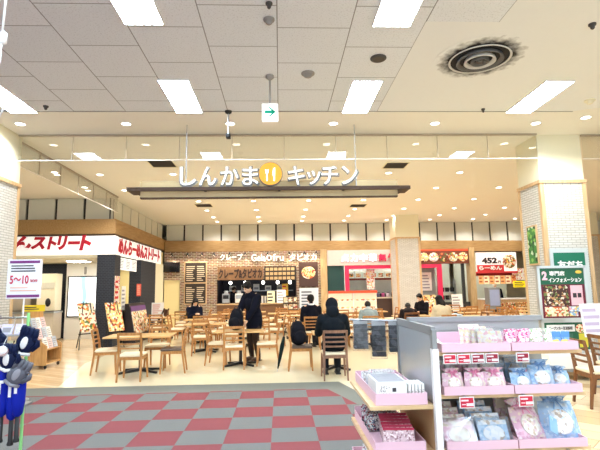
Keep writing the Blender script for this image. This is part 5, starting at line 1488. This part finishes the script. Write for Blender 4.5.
MB().bx(-.05, .05, -.004, .004, 0, .62).build('card', M('dark_navy_card', (52, 58, 84), .5), r)
mb = MB(); lines(mb, -.04, .045, -.004, .03, .55, 16, seed=6); mb.build('white_print', WHITE, r)
MB().tube([(0,0,.62), (.03,.08,.66), (.03,.12,.69)], .003, 5).build('hook', STEEL, r)
r = thing('price_sheet', 'white product sheet beside the grey toy glove at the left edge', 'sheet', (-2.28, 3.85, 0.93))
MB().bx(-.06, .06, -.003, .003, 0, .14).build('sheet', PAPER, r); mb = MB(); lines(mb, -.05, .05, -.003, .02, .12, 4, seed=2); mb.build('print', INK, r)
MB().tube([(0,0,.13), (0.02,.1,.15), (0.02,.17,.1)], .003, 5).build('clip', STEEL, r)

# leaflet stand, discount poster and flyer shelf
r = thing('leaflet_stand', 'grey wire stand of lavender leaflets before the left pillar', 'leaflet stand', (-4.02, 7.0, 0))
for sx in (-1, 1): MB().cyl((sx*.38,0.05,0), (sx*.38,0.05,1.1), .012, n=8).build('upright', STEEL, r)
for z in (0.5, 0.75, 0.98): MB().bx(-.39, .39, -.1, .1, z, z+.015).build('wire_shelf', STEEL, r)
MB().bx(-.42, .42, -.2, .2, 0, .03).build('base_plate', GREYMETAL, r)
LAV = M('lavender_paper', (220, 214, 236), .5); 
for row, z in enumerate((0.995, 0.765)):
    for k in range(4):
        rr = thing('leaflet_stack', '%s leaflet stack on the %s shelf of the wire stand, %s from left' % (('lavender', 'cream')[row], ('top', 'middle')[row], ordn(k)), 'leaflets', (-4.3+.19*k, 7.0, z), 0, 'leaflet stacks on the wire stand')
        rr.rotation_euler = (-.3, 0, 0)
        MB().bx(-.08, .08, -.02, .0, 0, .15).build('leaflets', LAV if row == 0 else M('cream_leaflet', (240, 232, 190), .5), rr)
        MB().bx(-.06, .06, -.022, -.02, .03, .1).build('print', PRM if k % 2 else GREYINK, rr)
r = thing('discount_poster', 'white discount poster with red numbers 5 and 10 on a pole', 'poster', (-3.92, 7.38, 0))
MB().cyl((0,0.02,0.02), (0,0.02,1.54), .012, n=10).build('pole', WHITE, r)
MB().lathe([(0,0),(.16,0),(.16,.015),(.02,.03),(0,.03)], n=20).build('round_foot', GREYMETAL, r, True)
MB().bx(-.255, .255, -.012, .01, 1.5, 2.1).build('panel', M('poster_white', (248, 246, 250), .4), r)
PUR = M('poster_purple', (128, 52, 122), .5)
MB().bx(-.225, .225, -.016, -.012, 2.04, 2.08).build('purple_band', PUR, r); MB().bx(-.24, .24, -.016, -.012, 1.52, 1.56).build('purple_band', PUR, r)
DRED = M('discount_red', (206, 36, 70), .5)
text('5〜10', DRED, r, (-.07, -.016, 1.79), .28, .13, extrude=.003, bold=.02, name='number')
text('%OFF', DRED, r, (.15, -.016, 1.77), .11, .04, extrude=.003, bold=.01, name='number')
mb = MB(); lines(mb, -.2, .2, -.013, 1.9, 2.02, 3, seed=5); mb.build('dark_print', INK, r)
mb = MB(); lines(mb, -.2, .2, -.013, 1.6, 1.69, 2, seed=8); mb.build('pale_print', M('pale_red_ink', (244, 200, 180), .5), r)
r = thing('flyer_shelf', 'light wood stepped shelf for flyers on casters by the left pillar', 'flyer shelf', (-5.13, 10.6, 0), PI/2)
r.scale = (.95, .75, .95)
FW = wood_mat('tan_flyer_wood', (186, 140, 84), (212, 168, 110), .45, 'z', 4, 8)
MB().prism([(-.3, .08), (.3, .08), (.3, .8), (-.3, .5)], -.36, -.33, 'x').build('side_panel', FW, r)
MB().prism([(-.3, .08), (.3, .08), (.3, .8), (-.3, .5)], .33, .36, 'x').build('side_panel', FW, r)
MB().bx(-.33, .33, .27, .3, .08, 1.25).build('back_panel', FW, r)
for k in range(3):
    MB().bx(-.33, .33, -.28+.18*k, -.08+.18*k, .4+.22*k, .42+.22*k).build('shelf', FW, r)
MB().bx(-.33, .33, -.29, .27, .1, .13).build('shelf', FW, r)
for sx in (-1, 1):
    for sy in (-1, 1): MB().cyl((sx*.3-.012, sy*.25, .04), (sx*.3+.012, sy*.25, .04), .04).build('caster', BLACK, r)
cR, sR = 0.0, 1.0
for row in range(3):
    for k in range(3):
        lx, ly = (-.21+.21*k)*.95, (-.2+.18*row)*.75
        rr = thing('flyer_stack', 'stack of %s flyers on the %s step of the flyer shelf, %s' % (('white', 'pink', 'grey')[(k+row) % 3], ('lowest', 'middle', 'top')[row], ('left', 'middle', 'right')[k]), 'flyers', (-5.13+lx*cR-ly*sR, 10.6+lx*sR+ly*cR, .4+.209*row), PI/2, 'flyer stacks on the stepped shelf')
        rr.rotation_euler = (-.3, 0, PI/2)
        MB().bx(-.085, .085, -.02, .01, 0, .24).build('flyers', [PAPER, M('pink_flyer', (240, 206, 206), .5), M('grey_flyer', (190, 200, 214), .5)][(k+row) % 3], rr)
        mb = MB(); lines(mb, -.07, .07, -.02, .03, .2, 4, seed=row*3+k); mb.build('print', GREYINK, rr)
r = thing('yellow_sign', 'small yellow sign standing on top of the flyer shelf', 'sign', (-5.13-.214, 10.5, 1.187), .35)
MB().bx(-.22, .22, -.01, .01, 0, .14).build('panel', M('sign_yellow', (240, 214, 40), .5), r)
mb = MB(); lines(mb, -.17, .17, -.01, .03, .11, 2, seed=3); mb.build('print', INK, r)
# ------------------------------------------------------------------ people
SKIN = M('skin', (232, 190, 160), .5, var=.03)
HAIR = M('black_hair', (16, 13, 13), .6, spec=.25, var=.2, scale=30, bump=.3)
def limb(mb, pts, rs, n=12):
    mb.tube(pts, rs, n)
    for p, r in zip(pts, rs): mb.ell(p, (r, r, r), None, n, 8)
def bone2(a, t, l1, l2, hint):
    a, t = Vector(a), Vector(t); d = t-a; L = min(d.length, (l1+l2)*.995); d.normalize(); t = a+d*L
    c = (l1*l1 + L*L - l2*l2)/(2*L); h = math.sqrt(max(0, l1*l1-c*c))
    hv = Vector(hint); hv = hv - d*hv.dot(d); hv.normalize()
    return a + d*c + hv*h, t
def person(label, loc, rz, seated=True, lean=.1, head_pitch=.2, head_yaw=0.0, handL=None, handR=None, coat=(30,32,44), trousers=(40,40,50),
           shoes=(30,28,28), hood=False, long_coat=False, hairc=None, s=1.0, hair_long=False, collar=None, cap=None, seat_h=.47, coat_name='jacket', vox=.014, bulk=1.0):
    root = thing('person', label, 'person', loc, rz)
    root.scale = (s, s, s)
    k = 1.0/s
    if seated:
        hip = Vector((0, -.06, seat_h*k+.1)); 
    else:
        hip = Vector((0, 0, .93))
    u = Vector((0, math.sin(lean), math.cos(lean))); f = Vector((0, math.cos(lean), -math.sin(lean)))
    chest = hip + u*.3; sh = hip + u*.47; neck = hip + u*.54
    hu = Vector((math.sin(0), math.sin(lean+head_pitch), math.cos(lean+head_pitch)))
    head = neck + hu*.15 + f*.02
    R = (Euler((0,0,head_yaw)).to_matrix()) @ Euler((-(lean+head_pitch), 0, 0)).to_matrix()
    H = lambda x, y, z: head + R @ Vector((x, y, z))
    b = MB()
    b.ell(hip, (.165, .115, .12)); b.ell(hip+u*.15, (.14, .1, .14)); b.ell(chest, (.165, .115, .18)); 
    limb(b, [sh+Vector((-.15,0,0)), sh+Vector((.15,0,0))], [.065,.065])
    limb(b, [sh, neck, neck+hu*.06], [.075,.055,.052])
    b.ell(head, (.076,.094,.113), (-(lean+head_pitch),0,head_yaw), 16, 12)
    b.ell(H(0,.035,-.065), (.05,.055,.05), None, 12, 8)
    b.tube([H(0,.085,.02), H(0,.115,-.018), H(0,.098,-.03)], [.009,.016,.012], 8)
    b.ell(H(0,.093,-.06), (.022,.01,.009))
    for sx in (-1, 1):
        b.ell(H(sx*.078,0,-.005), (.012,.022,.032))
    J = []; Lg = []
    for sx in (-1, 1):
        shp = sh + Vector((sx*.185, 0, -.03))
        tgt = handL if sx < 0 else handR
        if tgt is None: tgt = (sx*.26, .08, .8) if not seated else (sx*.12, .34, .76*k)
        el, wr = bone2(shp, tgt, .29, .26, (sx*.4, -.35, -.85) if seated else (sx*.7, -.5, -.6))
        limb(b, [shp, shp+(el-shp)*.5, el, el+(wr-el)*.4, wr], [.058,.05,.042,.04,.028])
        J.append((shp, el, wr))
        d = (wr-el).normalized(); side = Vector((-sx,0,0)); side = (side - d*side.dot(d)).normalized(); nn = d.cross(side)*(sx)
        if nn.z > 0: nn = -nn
        pc = wr + d*.05
        for q in range(4):
            b.ell(wr + d*(.03+.014*q) , (.034,.034,.02)) if q == 0 else None
        limb(b, [wr, pc+side*.022], [.024,.022]); limb(b, [wr, pc-side*.022], [.024,.02])
        for q in range(4):
            base = wr + d*.085 + side*(.03-.02*q)
            ln = (.055,.07,.074,.062)[q] if sx else 0
            p1 = base + d*ln*.45 + nn*.008; p2 = p1 + d*ln*.35 + nn*.025; p3 = p2 + d*ln*.1 + nn*.03
            limb(b, [pc+side*(.024-.016*q), base, p1, p2, p3], [.012,.0105,.0095,.009,.0075], 8)
        tb = wr + d*.025 + side*.03
        limb(b, [tb, tb+side*.025+d*.03+nn*.01, tb+side*.022+d*.06+nn*.02], [.013,.0115,.009], 8)
    for sx in (-1, 1):
        hp = hip + Vector((sx*.09, 0, -.02))
        if seated:
            kn = Vector((sx*.11, hip.y+.44, seat_h*k+.06)); an = Vector((sx*.11, hip.y+.42, .09))
        else:
            kn = Vector((sx*.095, .035, .5)); an = Vector((sx*.1, -.03, .09))
        limb(b, [hp, hp+(kn-hp)*.5, kn, kn+(an-kn)*.35, an], [.085,.075,.056,.055,.038])
        limb(b, [an+Vector((0,-.02,-.045)), an+Vector((0,.15,-.06))], [.036,.028])
        Lg.append((hp, kn, an))
    me = skinmesh('body', b, .009)
    finish('body', me, SKIN, root, True)
    # eyes and brows
    e = MB()
    for sx in (-1, 1):
        e.ell(H(sx*.03,.083,.008), (.012,.008,.008)); 
        e.box(H(sx*.03,.088,.032), (.03,.008,.006))
    e.ell(H(0,.103,-.058), (.02,.006,.004), mi=1)
    e.build('eyes_and_brows', [BLACK, M('lip', (190,110,104), .5)], root, True)
    # jacket
    cm = M('cloth_%d_%d_%d' % coat, coat, .85, var=.12, scale=18, bump=.35, spec=.12)
    c = MB(); g = .026
    w = bulk; c.ell(hip+u*.13, (.175*w,.135*w,.17)); c.ell(chest, (.195*w,.145*w,.2)); c.ell(hip+u*.02, (.195*w,.15*w,.13))
    limb(c, [sh+Vector((-.15,0,-.035)), sh+Vector((.15,0,-.035))], [.09,.09])
    limb(c, [sh+u*.0, neck+u*.01], [.1,.07])
    for shp, el, wr in J:
        limb(c, [neck-u*.05, shp-u*.02], [.085*bulk,.085*bulk])
        cuff = el+(wr-el)*.93
        limb(c, [shp, shp+(el-shp)*.5, el, el+(wr-el)*.5, cuff], [.083*bulk,.078*bulk,.068*bulk,.062,.05])
    if long_coat:
        if seated: c.ell(hip+Vector((0,.02,-.03)), (.21,.19,.1))
        else: limb(c, [hip+Vector((0,0,.05)), hip+Vector((0,0,-.08)), hip+Vector((0,0,-.16))], [.185,.195,.19], 20)
    finish(coat_name, skinmesh(coat_name, c, vox), cm, root, True)
    if collar:
        m2 = M('collar_%d_%d_%d' % collar, collar, .7)
        q = MB(); q.lathe([(.07,0),(.082,.02),(.074,.055),(.062,.05)], tuple(neck-u*.02), 18); q.build('collar', m2, root, True)
    t = MB()
    for hp, kn, an in Lg:
        limb(t, [hp, hp+(kn-hp)*.5, kn, kn+(an-kn)*.4, an+Vector((0,0,.03))], [.105,.09,.072,.066,.056])
    t.ell(hip, (.18,.13,.12))
    finish('trousers', skinmesh('trousers', t, vox), M('trouser_%d_%d_%d' % trousers, trousers, .85, var=.1, bump=.3, spec=.12), root, True)
    sm = M('shoe_%d_%d_%d' % shoes, shoes, .5)
    for hp, kn, an in Lg:
        q = MB(); q.ell(an+Vector((0,.06,-.045)), (.048,.135,.045), None, 14, 8); q.ell(an+Vector((0,-.01,-.01)), (.048,.055,.06), None, 12, 8)
        q.bx(an.x-.045, an.x+.045, an.y-.075, an.y+.19, 0.0, .022)
        q.build('shoe', sm, root, True)
    if hood:
        q = MB()
        q.ell(H(0,-.012,.012), (.115,.125,.135), (-(lean+head_pitch),0,head_yaw)); q.ell(neck+f*-.03+u*.03, (.115,.115,.1)); limb(q, [H(0,-.02,-.05), neck-f*.02], [.105,.12])
        finish('hood', skinmesh('hood', q, vox), cm, root, True)
    elif cap:
        q = MB(); q.ell(H(0,-.005,.05), (.092,.108,.085), (-(lean+head_pitch),0,head_yaw)); q.ell(H(0,.1,.045), (.06,.06,.014), (-(lean+head_pitch),0,head_yaw))
        q.build('cap', M('cap_%d_%d_%d' % cap, cap, .6), root, True)
        q = MB(); q.ell(H(0,-.03,-.01), (.086,.085,.07)); q.build('hair', HAIR, root, True)
    else:
        hm = HAIR if not hairc else M('hair_%d_%d_%d' % hairc, hairc, .5, var=.2, scale=30)
        q = MB()
        rot = (-(lean+head_pitch),0,head_yaw)
        q.ell(H(0,-.018,.03), (.094,.103,.105), rot, 16, 12); q.ell(H(0,-.05,-.02), (.082,.06,.09), rot); q.ell(H(-.02,.05,.088), (.06,.045,.03), rot); q.ell(H(.03,.045,.085), (.05,.045,.03), rot)
        for sx in (-1, 1): q.ell(H(sx*.074,.0,.03), (.02,.05,.055), rot)
        if hair_long:
            q.ell(H(0,-.06,-.12), (.1,.055,.14), rot); 
            for sx in (-1, 1): q.ell(H(sx*.08,-.01,-.09), (.03,.05,.12), rot)
        finish('hair', skinmesh('hair', q, .011, 2), hm, root, True)
    return root

NAVYC = (15, 18, 32)
person('man in a long navy coat standing at the middle table, looking down at the backpack', (-0.6, 10.8, 0), 2.4, False, .16, .5, .0,
       (-.16, .38, .86), (.2, .42, .8), NAVYC, (60, 48, 44), (70, 50, 40), long_coat=True, coat_name='coat', s=1.03, bulk=1.1)
person('person seen from behind in a dark hooded jacket, hood up, at the front right table', (0.95, 8.56, 0), 0.0, True, .18, .3, 0,
       (-.17, .42, .78), (.2, .42, .78), (19, 25, 31), (26, 28, 36), (30, 30, 34), hood=True, coat_name='jacket', s=1.04, bulk=1.13)
person('person with short black hair in a dark top, back to the camera, behind the umbrella', (0.83, 12.66, 0), 0.05, True, .1, .35, 0,
       None, None, (18, 20, 32), (34, 34, 42), collar=(238, 238, 240), s=1.06)
person('dark haired person in navy sitting on the left and looking down at a phone', (-2.72, 15.1, 0), F_+0.45, True, .16, .5, 0,
       (-.05, .34, .84), (.05, .34, .84), (20, 24, 42), (206, 186, 150), (40, 34, 34), hair_long=True, collar=(220, 220, 224))
person('person in a grey hooded top, back to the camera, above the hanging black pouches', (2.34, 12.44, 0), -0.1, True, .42, .45, 0,
       None, None, (150, 164, 166), (70, 74, 86), collar=(216, 220, 216), s=.92)
person('dark haired person bending low at the table before the narrow far pillar', (3.75, 13.64, 0), -0.2, True, .75, .4, 0, None, None, (34, 28, 30), (50, 50, 56), s=.95)
person('person with long dark hair in a beige coat above the rack\'s grey back panel', (4.28, 12.3, 0), 0.15, True, .25, .3, .2,
       None, None, (214, 198, 168), (90, 90, 100), hair_long=True)
person('shop worker in a white cap and dark top behind the right counter', (9.65, 20.65, 0), F_-.7, False, .18, .3, 0, None, None, (20, 22, 34), (40, 40, 46), cap=(244, 244, 240))
person('shop worker in dark clothes inside the crepe kitchen left of the standing man', (-2.1, 20.85, 0), F_+.5, False, .15, .4, 0, None, None, (34, 34, 46), (40, 40, 46), hairc=(40, 30, 26))
r = thing('handheld_phone', 'small dark phone held by the navy clad person on the left', 'phone', (-2.88, 14.78, 0.86), .5)
r.rotation_euler = (-.7, 0, .5+PI)
MB().bx(-.036, .036, -.005, .005, -.07, .07).build('phone_case', BLACK, r, bevel=.004)
MB().bx(-.032, .032, -.0062, -.005, -.062, .062).build('phone_screen', M('phone_screen_glow', (150, 170, 200), .2, emit=.4), r)
r = thing('folded_jacket', 'pale blue jacket lying folded on the table beside the beige coat', 'jacket', (4.72, 12.85, 0.722), .2)
rnd = random.Random(3)
mb = MB()
for k in range(5): mb.ell((-.2+.1*k, rnd.uniform(-.08,.08), .045), (.13, .14, .05+.02*(k % 2)), None, 14, 8)
finish('folded_cloth', skinmesh('folded_cloth', mb, .016), M('pale_blue_cloth', (196, 212, 222), .8, bump=.4), r, True)
MB().tube([(-.2,-.14,.06),(0,-.17,.05),(.2,-.14,.07)], .012, 6).build('zip_edge', M('blue_grey_zip', (150, 166, 180), .6), r)
person('blurred dark haired person standing left of the beige coat, before the red door frame', (4.75, 15.6, 0), 2.2, True, .2, .3, 0, None, None, (28, 25, 30), (50, 50, 58))
r = sheet('yellow and red menu stand on the floor right of the beige coat', (5.1, 15.9, 0.55), -.1, .42, .75, PRINTS[1], 'menu stand', -.12, name='menu_stand')
for sx in (-1, 1): MB().tube([(sx*.16, .02, 0.02), (sx*.2, -.12, -.54)], .014, 6).build('leg', BLACK, r); 
MB().tube([(0, .02, .5), (0, .4, -.5)], .014, 6).build('leg', BLACK, r)
r = sheet('white menu stand on the floor below the kitchen window with pots', (7.25, 19.0, .55), 0, .45, .7, PAPER, 'menu stand', -.12, ink=GREYINK, name='menu_stand')
for sx in (-1, 1): MB().tube([(sx*.16, .02, 0.02), (sx*.2, -.12, -.54)], .014, 6).build('leg', BLACK, r)
MB().tube([(0, .02, .5), (0, .4, -.5)], .014, 6).build('leg', BLACK, r)
